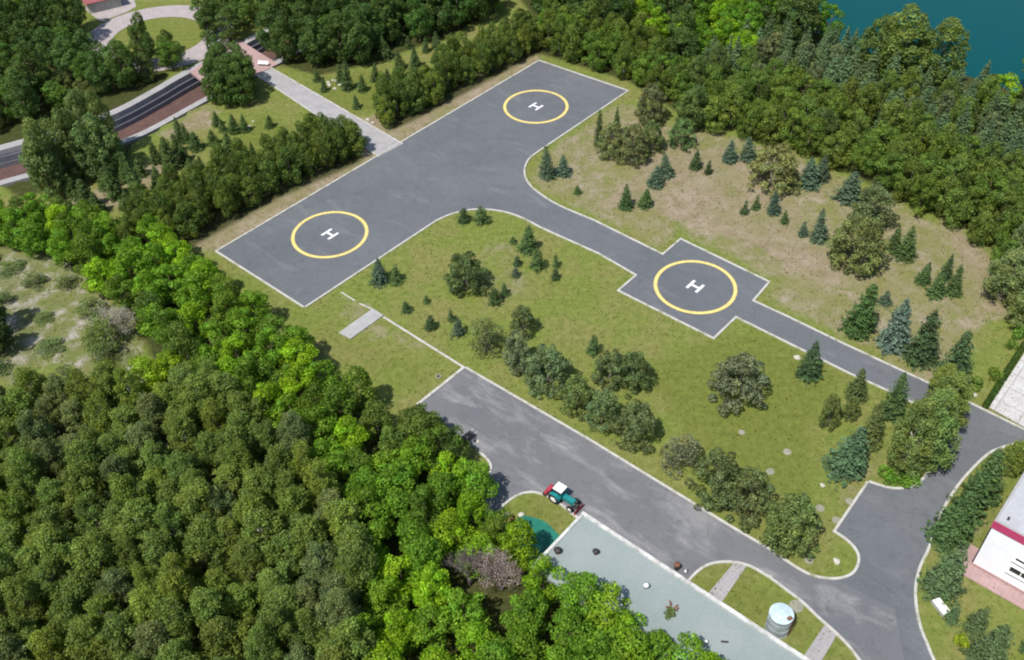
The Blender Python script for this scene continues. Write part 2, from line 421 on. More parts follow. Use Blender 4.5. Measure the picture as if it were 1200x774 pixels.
xs = [-v for v in far[::-1]]+[x*1.25 for x in range(-100, 101)]+far
ys = [-3200, -1500, -600, -200, -60, 0, 20]+[30+i*1.25 for i in range(152)]+[235, 260, 300, 360, 450, 600, 900, 1600, 3200]
vs = []; zc = []
for y in ys:
    for x in xs:
        z = 0
        d = shore_d(x, y)
        if 0 < d+2 and d < 450: z = -5.5*min(1, (d+2)/7)
        if x < 0 and y > 120 and inpoly(x, y, TPOLY): z = -3.6
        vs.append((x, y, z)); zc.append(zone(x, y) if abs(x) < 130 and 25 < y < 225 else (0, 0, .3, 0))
nxn = len(xs); fs = [(j*nxn+i, j*nxn+i+1, (j+1)*nxn+i+1, (j+1)*nxn+i) for j in range(len(ys)-1) for i in range(nxn-1)]
me = bpy.data.meshes.new('ground'); me.from_pydata(vs, [], fs)
a = me.color_attributes.new('zone', 'FLOAT_COLOR', 'POINT')
a.data.foreach_set('color', [q for c_ in zc for q in c_]); me.materials.append(M['ground'])
tag(link('ground', me), kind='structure')
# river
t = NT('river_water', .12, .3); t.col((.0, .06, .065)); t.b.inputs['IOR'].default_value = 1.33
t.bump(t.noise(.9, 4, .6, dist=.5), .25, .15)
wb = MB(); wb.poly(SH + [(900, 900), (200, 1600)], -2.4)
tag(wb.build('river_water', t.m), kind='structure')

# ---------------------------------------------------------------- sunken way (trench) with stepped wall
def band(name, q0, q1, z0, z1, mat):
    b = MB()
    for i in range(TN):
        P = [TQ(i, q0), TQ(i+1, q0), TQ(i+1, q1), TQ(i, q1)]; n_ = len(b.v)
        for z in (z0, z1): b.v += [(x, y, z) for x, y in P]
        b.f += [(n_+4, n_+7, n_+6, n_+5), (n_, n_+4, n_+5, n_+1), (n_+3, n_+2, n_+6, n_+7)]
        if i == 0: b.f.append((n_, n_+3, n_+7, n_+4))
        if i == TN-1: b.f.append((n_+1, n_+5, n_+6, n_+2))
    return tag(b.build(name, mat), kind='structure')
band('rim_path', -1.9, 0, -3.7, .06, M['path'])
band('upper_bench', 0, .55, -3.7, -.85, M['darkwall'])
band('upper_bench_edge', .55, .75, -3.7, -.83, M['rail'])
band('lower_bench', .75, 1.3, -3.7, -1.75, M['darkwall'])
band('lower_bench_edge', 1.3, 1.42, -3.7, -1.72, M['rail'])
band('sunken_brick_floor', 1.42, 6.1, -3.7, -2.6, M['brownfloor'])
band('sunken_paved_floor', 6.1, 99.7, -3.7, -2.57, M['greyfloor'])
band('rim_kerb', 99.7, 101.2, -3.7, .05, M['path'])
br = MB(); br.poly(GL([(223, 85), (278, 46), (326, 76), (256, 111)]), .16, -.35)
tag(br.build('brick_crossing', M['pink']), kind='structure')

# light path from the crossing to the helipad
pa = MB(); P4 = GL([(297, 86), (318, 80), (472, 169), (444, 184)])
pa.poly(P4, .05); tag(pa.build('paved_path', M['path']), kind='structure')
pk = MB(); pk.strip([P4[0], P4[3]], .25, .1, -.05); pk.strip([P4[1], P4[2]], .25, .1, -.05); tag(pk.build('path_kerb', M['kerb']), kind='structure')
# looping plaza, top left
rc = Vector(G(186, 44)); ring = []
for q, rr in ((0, 1.0), (1, .62)):
    ring.append([(rc.x+math.cos(a_)*(15.5*rr), rc.y+math.sin(a_)*(15.0*rr)) for a_ in [2*math.pi*i/48 for i in range(49)]])
rb = MB(); n0 = 0
for i in range(48):
    n0 = len(rb.v); rb.v += [(*ring[0][i], .05), (*ring[0][i+1], .05), (*ring[1][i+1], .05), (*ring[1][i], .05)]; rb.f.append((n0, n0+1, n0+2, n0+3))
tag(rb.build('loop_path', M['plaza']), kind='structure')
tag(MB().poly(GL([(118, 26), (100, 12), (96, -20), (150, -20), (160, 8), (150, 14)]), .056).build('plaza_paving', M['plaza']), kind='structure')

# footpaths by the flat-roofed building, slab, pale forecourt, pavement of the white building
fp = MB(); fp.poly(GL([(861, 659), (876, 662), (839, 716), (822, 705)]), .04); fp.poly(GL([(966, 733), (981, 744), (956, 786), (936, 778)]), .04)
tag(fp.build('footpath', M['path']), kind='structure')
sl = MB(); sl.poly(GL([(397, 391), (437, 362.5), (449.5, 370.5), (411, 398)]), .16, -.02)
tag(sl.build('concrete_slab', M['conc']), 'low grey concrete slab lying in the grass by the thin garden kerb', 'concrete slab')
gk = MB(); gk.strip(GL([(449.5, 372), (545, 432)]), .3, .1, -.05); gk.strip(GL([(400, 343), (416, 353)]), .2, .08, -.05); gk.strip(GL([(421, 356), (437, 363)]), .2, .07, -.05)
tag(gk.build('garden_kerb', M['kerb']), kind='structure')
fc = MB(); fc.poly(GL([(1159, 478), (1203, 410), (1290, 440), (1290, 545), (1200, 501)]), .05); tag(fc.build('forecourt', M['pale']), kind='structure')

# ---------------------------------------------------------------- helipad markings
for (x, y) in ((5.53, 157.27), (-27.95, 120.57), (26.68, 105.73)):
    for nm, r0, r1, z, mt in (('landing_circle', 5.45, 6.0, .034, 'yellow'), ('landing_circle_core', 5.56, 5.9, .038, 'yellow_core')):
        b = MB()
        for i in range(96):
            t0, t1 = 2*math.pi*i/96, 2*math.pi*(i+1)/96; n_ = len(b.v)
            b.v += [(x+r*math.cos(t_), y+r*math.sin(t_), z) for r, t_ in ((r0, t0), (r1, t0), (r1, t1), (r0, t1))]; b.f.append((n_, n_+1, n_+2, n_+3))
        tag(b.build(nm, M[mt]), kind='structure')
    b = MB(); A = R(48); u = Vector((math.cos(A), math.sin(A))); v = Vector((math.sin(A), -math.cos(A)))
    def quad(c0, l, wd):
        q = [c0+u*l/2*i+v*wd/2*j for i, j in ((-1, -1), (1, -1), (1, 1), (-1, 1))]; b.poly([(p.x, p.y) for p in q], .034)
    c0 = Vector((x, y)); quad(c0-v*.78, 2.1, .42); quad(c0+v*.78, 2.1, .42); quad(c0, .42, 1.13)
    tag(b.build('landing_letter', M['white_paint']), kind='structure')

# ================================================================ VEGETATION
rng = np.random.default_rng(7)
def leaf_mesh(name, pts, nrm, size, tone, mat, aspect=.75, curl=.0):
    """one quad per leaf clump: pts (n,3), nrm (n,3), size (n,), tone (n,3)"""
    n = len(pts); nrm = nrm/np.maximum(np.linalg.norm(nrm, axis=1, keepdims=True), 1e-6)
    rv = rng.normal(size=(n, 3)); u = np.cross(nrm, rv); u /= np.maximum(np.linalg.norm(u, axis=1, keepdims=True), 1e-6); v = np.cross(nrm, u)
    s = size[:, None]*.5
    c = np.stack([pts-u*s, pts-v*s*aspect+nrm*s*.25, pts+u*s, pts+v*s*aspect+nrm*s*.25], 1).reshape(-1, 3)
    me = bpy.data.meshes.new(name); me.vertices.add(4*n); me.vertices.foreach_set('co', c.ravel().astype(np.float32))
    me.loops.add(4*n); me.loops.foreach_set('vertex_index', np.arange(4*n, dtype=np.int32))
    me.polygons.add(n); me.polygons.foreach_set('loop_start', np.arange(0, 4*n, 4, dtype=np.int32))
    a = me.color_attributes.new('tone', 'FLOAT_COLOR', 'POINT')
    tt = np.repeat(np.c_[tone, np.ones(n)], 4, axis=0); a.data.foreach_set('color', tt.ravel().astype(np.float32))
    me.materials.append(mat); me.update(calc_edges=True); me.validate(); return me
def lobes_cloud(lobes, dens, size, jn=.55, shell=(.5, 1.14), low=-.55, tonevar=.22, cull=.7):
    """leaves over the shells of many lobes; lobes: (centre, radii)"""
    P, N, Sz, T = [], [], [], []
    C_ = np.array([l[0] for l in lobes]); Rr = np.array([l[1] for l in lobes])
    for i, (c_, r_) in enumerate(lobes):
        r_ = np.array(r_); n = int(dens*4*math.pi*float(np.mean(r_))**2/(size*size)*.5)
        d = rng.normal(size=(n, 3)); d /= np.linalg.norm(d, axis=1, keepdims=True); d = d[d[:, 2] > low-.25*rng.random(len(d))]
        k_ = rng.uniform(*shell, size=(len(d), 1))**.6
        p = np.array(c_)+d*r_*k_
        q = np.min(np.linalg.norm((p[:, None, :]-C_[None])/Rr[None], axis=2)+np.where(np.arange(len(C_)) == i, 9, 0)[None], axis=1)
        ok = q > cull; p, d = p[ok], d[ok]
        tb = 1+rng.normal()*tonevar*.6; hue = rng.normal()*.05
        tn = (tb*(1+rng.normal(size=(len(p), 1))*tonevar*.5)); tn = np.clip(tn, .45, 1.7)
        P.append(p); N.append(d+rng.normal(size=d.shape)*jn); Sz.append(size*rng.uniform(.6, 1.35, len(p)))
        T.append(np.c_[tn*(1+hue), tn, tn*(1-hue)])
    return np.concatenate(P), np.concatenate(N), np.concatenate(Sz), np.concatenate(T)
VAR = {}
def env_points(n, H, Rr, base, prof):
    out = []
    for k_ in range(n*40):
        if len(out) >= n: break
        t_ = rng.random(); a_ = rng.random()*2*math.pi; pr = prof(t_)
        rad = Rr*pr*math.sqrt(rng.uniform(.25, 1)); p = np.array([rad*math.cos(a_), rad*math.sin(a_), base+(H-base)*t_])
        if all(np.linalg.norm(p-o_) > Rr*(.26 if n < 60 else .15) for o_ in out): out.append(p)
    return out
def broadleaf(name, nv, H, Rr, base, nl, lr, dens, size, prof, bark, thick=.16, limbs=8, flat=.85, leafmat='leaf', tv=.22, jn=.55, limb_out=.8, low=-.55, shell=(.5, 1.14), cull=.7):
    VAR[name] = []
    for v_ in range(nv):
        cs = env_points(nl, H-lr*.7, Rr-lr*.55, base+lr*.5, prof)
        cs.append(np.array([0, 0, H-lr*.8]))
        lobes = [(c_, np.array([1, 1, flat])*lr*rng.uniform(.6, 1.35)) for c_ in cs]
        lean = rng.normal(size=2)*.04
        for c_, _ in lobes: c_[:2] += lean*c_[2]
        P = lobes_cloud(lobes, dens, size, jn=jn, tonevar=tv, low=low, shell=shell, cull=cull); cm = leaf_mesh(name+'_crown', *P, M[leafmat])
        b = MB(); zs = [0, base*.6, base+(H-base)*.35, base+(H-base)*.7]; pts = [Vector((lean[0]*z+rng.normal()*.05, lean[1]*z+rng.normal()*.05, z)) for z in zs]
        b.chain(pts, [thick, thick*.8, thick*.55, thick*.2])
        for c_, r_ in lobes[:limbs] if limbs < len(lobes) else lobes:
            z0 = min(max(c_[2]-1.2-.35*math.hypot(c_[0], c_[1]), base*.4), H*.7); s0 = Vector((lean[0]*z0, lean[1]*z0, z0)); e = Vector(c_)
            mid = s0.lerp(e, .5)+Vector((0, 0, -.12*(e-s0).length)); tip = s0.lerp(e, limb_out+.25)
            b.chain([s0, mid, e.lerp(tip, .5)], [thick*.42, thick*.28, thick*.1], 5)
        VAR[name].append((b.mesh(name+'_trunk', M[bark], True), cm, H, Rr))
egg = lambda t_: (math.sin(math.pi*min(1, (t_*.85+.12)))**.7)
rnd_ = lambda t_: math.sqrt(max(0, 1-(2*t_*.9-.8)**2))
tall = lambda t_: (math.sin(math.pi*min(1, t_*.8+.17))**.8)
dome = lambda t_: math.sqrt(max(0, 1-(t_*.93)**2))
broadleaf('maple', 6, 8, 2.6, .9, 34, .72, 4.2, .27, egg, 'bark', tv=.3, jn=.45)
bell = lambda t_: (1-t_*.97)**.42*min(1, .6+t_*1.6)*rng.uniform(.75, 1.2)
broadleaf('birch', 10, 9, 2.3, .8, 120, .34, 4.0, .165, bell, 'barkpale', .08, 34, 1.35, jn=.8, limb_out=1.2, tv=.24, shell=(.12, 1.6), cull=.4)
broadleaf('hedge', 6, 6, 2.1, .3, 40, .52, 3.8, .22, tall, 'barkgrey', .1, 6, 1.1, tv=.3, jn=.5, limb_out=.7)
broadleaf('poplar', 5, 13, 3.1, 1.2, 70, .8, 3.8, .33, tall, 'bark', .22, 6, 1.15, tv=.3, jn=.5, limb_out=.7)
broadleaf('pine', 8, 4.6, 2.3, .05, 95, .36, 4.6, .17, lambda t_: dome(t_)*rng.uniform(.8, 1.15), 'barkgrey', .09, 8, .85, 'needle', .3, jn=.5, low=-.45, limb_out=.6)
broadleaf('shrub', 4, 1.2, .7, 0, 9, .34, 4, .16, dome, 'bark', .03, 4, .9)
broadleaf('thin', 3, 4.6, 1.7, .3, 30, .5, 1.9, .18, dome, 'barkgrey', .09, 22, .9, tv=.3, jn=1.0, limb_out=1.2)
def spruce(name, nv, H, R0, tiers, nb, size, pw=.85, droop=.25):
    VAR[name] = []
    for v_ in range(nv):
        P, N, Sz, T = [], [], [], []
        for i in range(tiers):
            h = (i+rng.uniform(-.3, .3))/tiers; h = min(max(h, 0), .985); z = .12*H*.3+h*H*.96; rr = R0*(1-h)**pw*rng.uniform(.86, 1.1)+.06
            n = max(4, int(nb*(1-h*.65))); ph = rng.random()*6.28; rr *= 1+.1*math.sin(ph*3)
            for b_ in range(n):
                if rng.random() < .07: continue
                a_ = ph+2*math.pi*b_/n+rng.normal()*.18; L = rr*rng.uniform(.72, 1.14); dr = np.array([math.cos(a_), math.sin(a_), 0])
                tb = 1+rng.normal()*.2
                m_ = max(4, int(L/size*5.2)); s_ = np.sort(rng.uniform(.12, 1, m_))
                wd = (1-s_)*L*.33+.10
                side = rng.uniform(-1, 1, m_)*wd; sv = np.array([-dr[1], dr[0], 0])
                zz = z-droop*s_*L+(.16*L*s_**3)+rng.normal(size=m_)*.05
                p = dr[None]*(s_*L)[:, None]+sv[None]*side[:, None]; p[:, 2] = zz-abs(side)*.25
                P.append(p); N.append(np.array([0, 0, 1])+dr*.45+rng.normal(size=(m_, 3))*.5); Sz.append(size*rng.uniform(.7, 1.35, m_))
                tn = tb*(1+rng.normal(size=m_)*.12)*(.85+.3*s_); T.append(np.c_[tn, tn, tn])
        p = np.array([[0, 0, H*(.97+.03*k_/4)] for k_ in range(5)]); P.append(p); N.append(rng.normal(size=(5, 3))); Sz.append(np.full(5, size*.6)); T.append(np.ones((5, 3)))
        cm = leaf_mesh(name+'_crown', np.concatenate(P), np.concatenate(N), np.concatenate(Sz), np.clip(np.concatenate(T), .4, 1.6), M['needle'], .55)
        b = MB(); b.chain([Vector((0, 0, 0)), Vector((0, 0, H*.5)), Vector((0, 0, H*.96))], [.13*R0/1.4, .08*R0/1.4, .015])
        VAR[name].append((b.mesh(name+'_trunk', M['bark'], True), cm, H, R0))
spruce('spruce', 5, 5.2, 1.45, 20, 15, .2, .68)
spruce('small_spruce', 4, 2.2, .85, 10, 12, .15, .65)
# leafless mauve crown
VAR['bare'] = []
for v_ in range(2):
    b = MB(); tips = []
    def grow(p, d, L, r, dep):
        e = p+d*L; b.tube(p, e, r, r*.6, 5 if dep > 1 else 4, False)
        if dep == 0: tips.append(e); return
        for k_ in range(4 if dep > 1 else 5):
            nd = (d+Vector(rng.normal(size=3))*.55).normalized(); nd.z = abs(nd.z)*.7+.1; grow(p.lerp(e, rng.uniform(.5, 1)), nd.normalized(), L*rng.uniform(.6, .85), r*.5, dep-1)
    for k_ in range(5): grow(Vector((0, 0, .1)), Vector((rng.normal()*.5, rng.normal()*.5, 1)).normalized(), 1.5, .07, 4)
    tp = np.array([tuple(x) for x in tips]); n = len(tp)*2; pp = np.repeat(tp, 2, axis=0)+rng.normal(size=(n, 3))*.15
    tn = rng.uniform(.7, 1.3, (n, 1))*np.ones((1, 3)); cm = leaf_mesh('bare_twigs', pp, rng.normal(size=(n, 3)), rng.uniform(.10, .24, n), tn, M['leaf'], .4)
    VAR['bare'].append((b.mesh('bare_trunk', plain('mauve_bark', (.33, .27, .28), .9, .1, .3, 3)), cm, 4.5, 2.2))

CNT = {}
HUE = {'maple': (.105, .185, .016), 'birch': (.088, .108, .024), 'hedge': (.075, .098, .022), 'poplar': (.062, .098, .022), 'pine': (.083, .10, .045),
       'spruce': (.052, .088, .03), 'small_spruce': (.06, .095, .032), 'shrub': (.11, .16, .02), 'thin': (.10, .11, .05), 'bare': (.32, .25, .27)}
TYP = {'maple': 'broadleaf_tree', 'birch': 'birch_tree', 'hedge': 'hedge_tree', 'poplar': 'tall_tree', 'pine': 'pine_tree', 'spruce': 'spruce_tree', 'small_spruce': 'spruce_tree', 'shrub': 'shrub', 'thin': 'sparse_tree', 'bare': 'bare_tree'}
prnd = random.Random(11)
def plant(kind, x, y, h, r, label, group=None, hue=None, z=0, cat=None, name=None, jit=.12):
    vs_ = VAR[kind]; tm, cm, H, Rr = vs_[prnd.randrange(len(vs_))]
    nm = name or TYP[kind]
    e = empty(nm, (x, y, z), prnd.uniform(0, 6.28), label, cat or ('shrub' if kind == 'shrub' else 'tree'), group)
    e.scale = (r/Rr, r/Rr, h/H); e.rotation_euler = (prnd.gauss(0, .035), prnd.gauss(0, .035), e.rotation_euler[2])
    c_ = hue or HUE[kind]; v = 1+prnd.uniform(-jit, jit); wv = prnd.uniform(-jit, jit)*.5
    tr = link('stem' if kind == 'shrub' else 'trunk', tm, e); cr = link('foliage' if kind == 'shrub' else 'crown', cm, e)
    g_ = {'spruce': 1.5, 'small_spruce': 1.45, 'bare': 1.5, 'pine': 2.25, 'hedge': 1.85, 'poplar': 1.8, 'birch': 1.95}.get(kind, 1.68)
    cr.color = (c_[0]*v*(1+wv)*g_*.95, c_[1]*v*g_*1.02, c_[2]*v*(1-wv)*g_, 1)
    return e
def h_of(bx, by, ty):
    x, y = G(bx, by); lo, hi = 0, 40
    for _ in range(30):
        m_ = (lo+hi)/2
        if PJ(x, y, m_)[1] > ty: lo = m_
        else: hi = m_
    return lo
def w_of(bx, by, wpx): return math.dist(G(bx-wpx/2, by), G(bx+wpx/2, by))/2

BLUE = (.068, .10, .066); DK = (.046, .075, .03); OL = (.085, .105, .035); GRN = (.062, .10, .034)
# (kind, base px, base py, top py, width px, hue, label, group)
SPOTS = [
 ('spruce', 642, 210, 170, 20, BLUE, 'taller of two blue-green spruces beside the road bend at the upper helipad', None),
 ('spruce', 661, 207, 181, 17, BLUE, 'shorter of two blue-green spruces beside the road bend at the upper helipad', None),
 ('small_spruce', 677, 228, 217, 10, GRN, 'tiny lone spruce on the dry slope below the two blue-green spruces', None),
 ('spruce', 734, 246, 215, 17, GRN, 'left one of two small spruces side by side on the bare brown slope', None),
 ('spruce', 756, 244, 220, 17, GRN, 'right one of two small spruces side by side on the bare brown slope', None),
 ('spruce', 768, 220, 194, 20, BLUE, 'rounded bluish spruce just above the two small spruces on the brown slope', None),
 ('spruce', 781, 208, 180, 19, BLUE, 'bluish spruce at the lower right of the brownish bush clump', None),
 ('spruce', 702, 172, 128, 13, DK, 'narrow dark spruce at the left end of the brownish bush clump', None),
 ('spruce', 722, 160, 124, 12, GRN, 'slim spruce tip standing out of the top of the brownish bush clump', None),
 ('pine', 716, 188, 142, 32, (.085, .092, .035), 'brownish green bushy pine at the lower left of the clump above the brown slope', None),
 ('pine', 742, 196, 146, 38, (.085, .088, .035), 'broad brownish green pine in the middle of the clump above the brown slope', None),
 ('pine', 765, 182, 140, 30, (.075, .092, .03), 'brownish green pine at the upper right of the clump above the brown slope', None),
 ('pine', 762, 148, 96, 36, (.072, .078, .035), 'dull brown-green pine beside the right corner of the upper helipad', None),
 ('pine', 800, 178, 138, 30, (.07, .1, .035), 'green bushy pine between the brownish clump and the wood', None),
 ('spruce', 815, 199, 174, 14, DK, 'dark slim spruce at the wood edge left of a very small one', None),
 ('small_spruce', 829.5, 205, 187, 10, DK, 'very small dark spruce right of the slim one at the wood edge', None),
 ('spruce', 855, 191, 164, 18, BLUE, 'lone bluish spruce on the brown slope close under the wood', None),
 ('spruce', 877, 190, 159, 20, BLUE, 'blue-green spruce touching the left side of the big brownish pine', None),
 ('pine', 905, 230, 172, 62, (.10, .098, .035), 'big brownish round pine standing alone at the upper edge of the brown slope', None),
 ('spruce', 948, 221, 184, 27, BLUE, 'wide blue spruce right of the big brownish pine', None),
 ('spruce', 962, 213, 180, 20, BLUE, 'blue spruce pressed against the wood behind the wide blue one', None),
 ('small_spruce', 872, 252, 233, 9, DK, 'leftmost of three little spruces below the big brownish pine', None),
 ('small_spruce', 886, 246, 228, 10, GRN, 'middle one of three little spruces below the big brownish pine', None),
 ('spruce', 906, 252, 221, 15, BLUE, 'bluish spruce, right and tallest of three below the big brownish pine', None),
 ('small_spruce', 919, 263, 246, 11, GRN, 'low green spruce just right of and below the three little spruces', None),
 ('spruce', 995, 238, 200, 32, BLUE, 'very wide blue spruce against the wood at the top of the slope', None),
 ('pine', 1024, 274, 216, 50, (.075, .09, .038), 'grey-green pine between the wide blue spruce and the wood', None),
 ('small_spruce', 941, 278, 259, 13, BLUE, 'small bluish spruce left of a taller blue-green one on the slope', None),
 ('spruce', 959.5, 284, 245, 20, BLUE, 'blue-green spruce left of the largest round pine on the slope', None),
 ('pine', 1006, 322, 252, 64, (.072, .085, .03), 'largest round olive pine on the brown slope', None),
 ('spruce', 1046, 297, 262, 18, GRN, 'smaller one of two green spruces right of the largest round pine', None),
 ('spruce', 1060, 305, 264, 25, GRN, 'larger one of two green spruces right of the largest round pine', None),
 ('spruce', 1081, 334, 306, 18, GRN, 'leftmost spruce in the group of four near the curved wood edge', None),
 ('spruce', 1107, 330, 297, 15, DK, 'rear spruce in the group of four near the curved wood edge', None),
 ('spruce', 1096, 349, 318, 21, GRN, 'front spruce in the group of four near the curved wood edge', None),
 ('spruce', 1117, 347, 311, 19, GRN, 'rightmost spruce in the group of four near the curved wood edge', None),
 ('spruce', 1005, 394, 328, 37, (.052, .098, .028), 'leftmost tall green spruce in the row of four above the access road', None),
 ('small_spruce', 1037, 358, 341, 15, BLUE, 'small spruce between and above the tall green and the tall blue spruce', None),
 ('spruce', 1047, 411, 348, 37, (.085, .125, .105), 'tall silvery blue spruce in the row of four above the access road', None),
 ('spruce', 1080, 427, 363, 38, DK, 'tall dark spruce right of the silvery blue one above the access road', None),
 ('spruce', 1117, 452, 386, 38, (.048, .085, .035), 'rightmost tall spruce in the row, with a birch in front of it', None),
 ('spruce', 948, 445, 399, 27, DK, 'lone dark spruce beside a white stone on the lower side of the access road', None),
 ('spruce', 1003, 470, 429, 24, OL, 'olive spruce nearest the access road in the mixed group by its lower side', None),
 ('pine', 971, 505, 461, 24, (.072, .09, .03), 'narrow olive pine at the left of the mixed group below the access road', None),
 ('pine', 995, 494, 464, 21, (.07, .09, .03), 'short pine between the narrow olive pine and the olive spruce', None),
 ('spruce', 1046, 492, 436, 30, GRN, 'green spruce leaning over the access road kerb left of the birches', None),
 ('spruce', 1018, 525, 471, 28, OL, 'olive-green spruce in the middle of the mixed group left of the birches', None),
 ('spruce', 990, 560, 497, 44, (.065, .105, .055), 'wide blue-green spruce lowest in the mixed group left of the birches', None),
 ('small_spruce', 544, 262, 243, 17, DK, 'left one of two small spruces at the top tip of the central lawn', None),
 ('small_spruce', 564.5, 263, 240, 20, GRN, 'right one of two small spruces at the top tip of the central lawn', None),
 ('small_spruce', 601.5, 286.5, 277, 10, GRN, 'tiny spruce left of the tallest spruce near the top of the central lawn', None),
 ('spruce', 618, 296, 262, 22, GRN, 'tallest spruce of the loose group near the top of the central lawn', None),
 ('small_spruce', 606.5, 312, 299, 11, DK, 'small dark spruce directly above a bluish one on the central lawn', None),
 ('small_spruce', 604, 326, 312, 11, BLUE, 'small bluish spruce directly below a dark one on the central lawn', None),
 ('small_spruce', 630, 317, 291, 20, GRN, 'full round-based spruce below the tallest spruce on the central lawn', None),
 ('small_spruce', 652, 314, 297, 10, GRN, 'upper one of two small narrow spruces at the road side of the central lawn', None),
 ('small_spruce', 650.5, 329, 314, 12, DK, 'lower one of two small narrow spruces at the road side of the central lawn', None),
 ('pine', 548, 350, 297, 46, (.058, .078, .028), 'dark ragged pine in the upper left part of the central lawn', None),
 ('small_spruce', 591, 347, 332, 12, GRN, 'very small spruce behind the one right of the dark ragged pine', None),
 ('small_spruce', 579.5, 358, 334, 18, GRN, 'green spruce at the lower right of the dark ragged pine', None),
 ('spruce', 444.5, 333, 304, 20, BLUE, 'dark blue spruce beside the lower edge of the left helipad', None),
 ('small_spruce', 465, 332, 311, 17, GRN, 'green spruce right of the dark blue one by the left helipad', None),
 ('small_spruce', 500, 356, 346, 9, GRN, 'smallest of the young spruces on the left part of the central lawn', None),
 ('small_spruce', 476.5, 367, 353, 14, GRN, 'young spruce nearest the concrete slab on the central lawn', None),
 ('small_spruce', 505, 387, 369, 16, DK, 'round dark young spruce nearest the thin garden kerb', None),
 ('small_spruce', 529, 377, 363, 10, GRN, 'thin young spruce just above a blue-green one on the left lawn', None),
 ('small_spruce', 537, 394.5, 373, 17, BLUE, 'blue-green young spruce left of the sparse olive tree', None),
 ('thin', 571, 420, 371, 38, (.105, .12, .045), 'sparse olive tree at the left end of the row of pines', None),
 ('pine', 613, 398, 360, 29, (.06, .078, .03), 'upper pine behind the left end of the row of pines', None),
 ('pine', 606, 441, 391, 38, (.085, .098, .05), 'greyish pine right of the sparse olive tree', None),
 ('pine', 642, 465, 406, 53, (.07, .09, .04), 'wide dark pine, third from the left in the row along the car park', None),
 ('small_spruce', 695, 416.5, 392, 17, GRN, 'lone little spruce above the pines in the middle of the lawn', None),
 ('pine', 677, 489, 440, 41, (.075, .095, .03), 'olive pine at the lower left of the dense clump of five pines', None),
 ('pine', 714, 458, 411, 38, (.083, .1, .04), 'rear middle pine in the dense clump of five pines', None),
 ('pine', 742, 464, 414, 42, (.06, .08, .028), 'rear right, darkest pine in the dense clump of five pines', None),
 ('pine', 707, 506, 455, 41, (.078, .1, .04), 'front middle pine in the dense clump of five pines', None),
 ('pine', 746, 528, 470, 50, (.085, .1, .04), 'lowest right pine in the dense clump of five pines', None),
 ('pine', 870, 483, 418, 66, (.085, .098, .058), 'broad grey-green pine standing alone on the open lawn', None),
 ('thin', 797, 555, 515, 44, (.13, .13, .075), 'sparse greyish bush at the left of four bushy pines by the car park kerb', None),
 ('pine', 838, 597, 532, 56, (.07, .09, .036), 'upper left pine of three large ones by the car park kerb', None),
 ('pine', 882, 616, 553, 57, (.07, .088, .036), 'middle pine of three large ones by the car park kerb', None),
 ('pine', 929, 653, 584, 70, (.07, .09, .028), 'lower right and largest of three pines by the car park kerb', None),
 ('spruce', 1152, 590, 528, 40, (.06, .10, .034), 'upper spruce of the tight row between the junction and the white building', None),
 ('spruce', 1133, 612, 552, 42, (.06, .10, .034), 'second spruce from the top of the row beside the white building', None),
 ('spruce', 1112, 642, 580, 46, (.06, .10, .034), 'third spruce from the top of the row beside the white building', None),
 ('spruce', 1102, 700, 634, 45, (.065, .10, .045), 'greyish spruce at the lower end of the row beside the white building', None),
 ('birch', 1186, 560, 516, 40, (.12, .15, .035), 'light green birch at the road fork left of the white building', None),
 ('small_spruce', 1114, 731, 706, 18, (.08, .12, .05), 'small grey-green spruce right of the white hatch', None),
 ('small_spruce', 1142, 743, 711, 28, (.07, .105, .045), 'rounded grey-green spruce below the pink pavement', None),
 ('shrub', 1124, 760, 746, 16, (.2, .26, .02), 'bright yellow-green shrub on the lawn below the white hatch', None),
 ('spruce', 1155, 786, 734, 46, (.06, .09, .04), 'wide spruce at the bottom edge below the white building', None),
 ('small_spruce', 1205, 768, 742, 20, GRN, 'little spruce at the far right of the bottom lawn', None),
 ('birch', 1060, 562, 474, 58, (.115, .145, .045), 'left one of three yellow-green birches in the corner of the junction', None),
 ('birch', 1090, 556, 460, 60, (.11, .15, .045), 'front one of three yellow-green birches in the corner of the junction', None),
 ('birch', 1101, 512, 440, 54, (.115, .145, .042), 'rear right one of three yellow-green birches in the corner of the junction', None),
 ('birch', 1102, 470, 432, 34, (.13, .16, .04), 'small pale birch between the tall spruce row and the access road', None),
 ('shrub', 1040, 565, 552, 24, (.1, .18, .02), 'low bright shrub at the foot of the left junction birch', None),
 ('shrub', 1064, 569, 556, 26, (.1, .18, .02), 'low bright shrub between the junction birches and the kerb', None),
 ('shrub', 1196, 395, 382, 18, (.1, .18, .03), 'upper round shrub on the lawn by the pale forecourt', None),
 ('shrub', 1185, 410, 398, 13, (.1, .16, .03), 'small round shrub below the upper one by the pale forecourt', None),
 ('shrub', 1166, 446, 434, 18, (.13, .19, .03), 'yellowish shrub against the left edge of the pale forecourt', None),
 ('shrub', 1144, 456, 444, 16, (.12, .17, .03), 'shrub beside white stones near the access road end', None),
 ('bare', 588, 700, 642, 42, None, 'leafless mauve tree among the bright green trees near the flat roof', None),
 ('bare', 550, 694, 634, 36, (.16, .13, .12), 'small leafless brownish tree left of the mauve one', None),
 ('bare', 138, 402, 350, 34, (.34, .31, .29), 'grey leafless bush at the edge of the debris clearing', None),
 ('thin', 122, 410, 370, 44, (.09, .12, .03), 'olive bush with the grey leafless one behind it in the clearing', None),
 ('shrub', 784, 724, 714, 12, (.1, .13, .03), 'weedy plant growing at the broken spot of the flat roof', None),
]
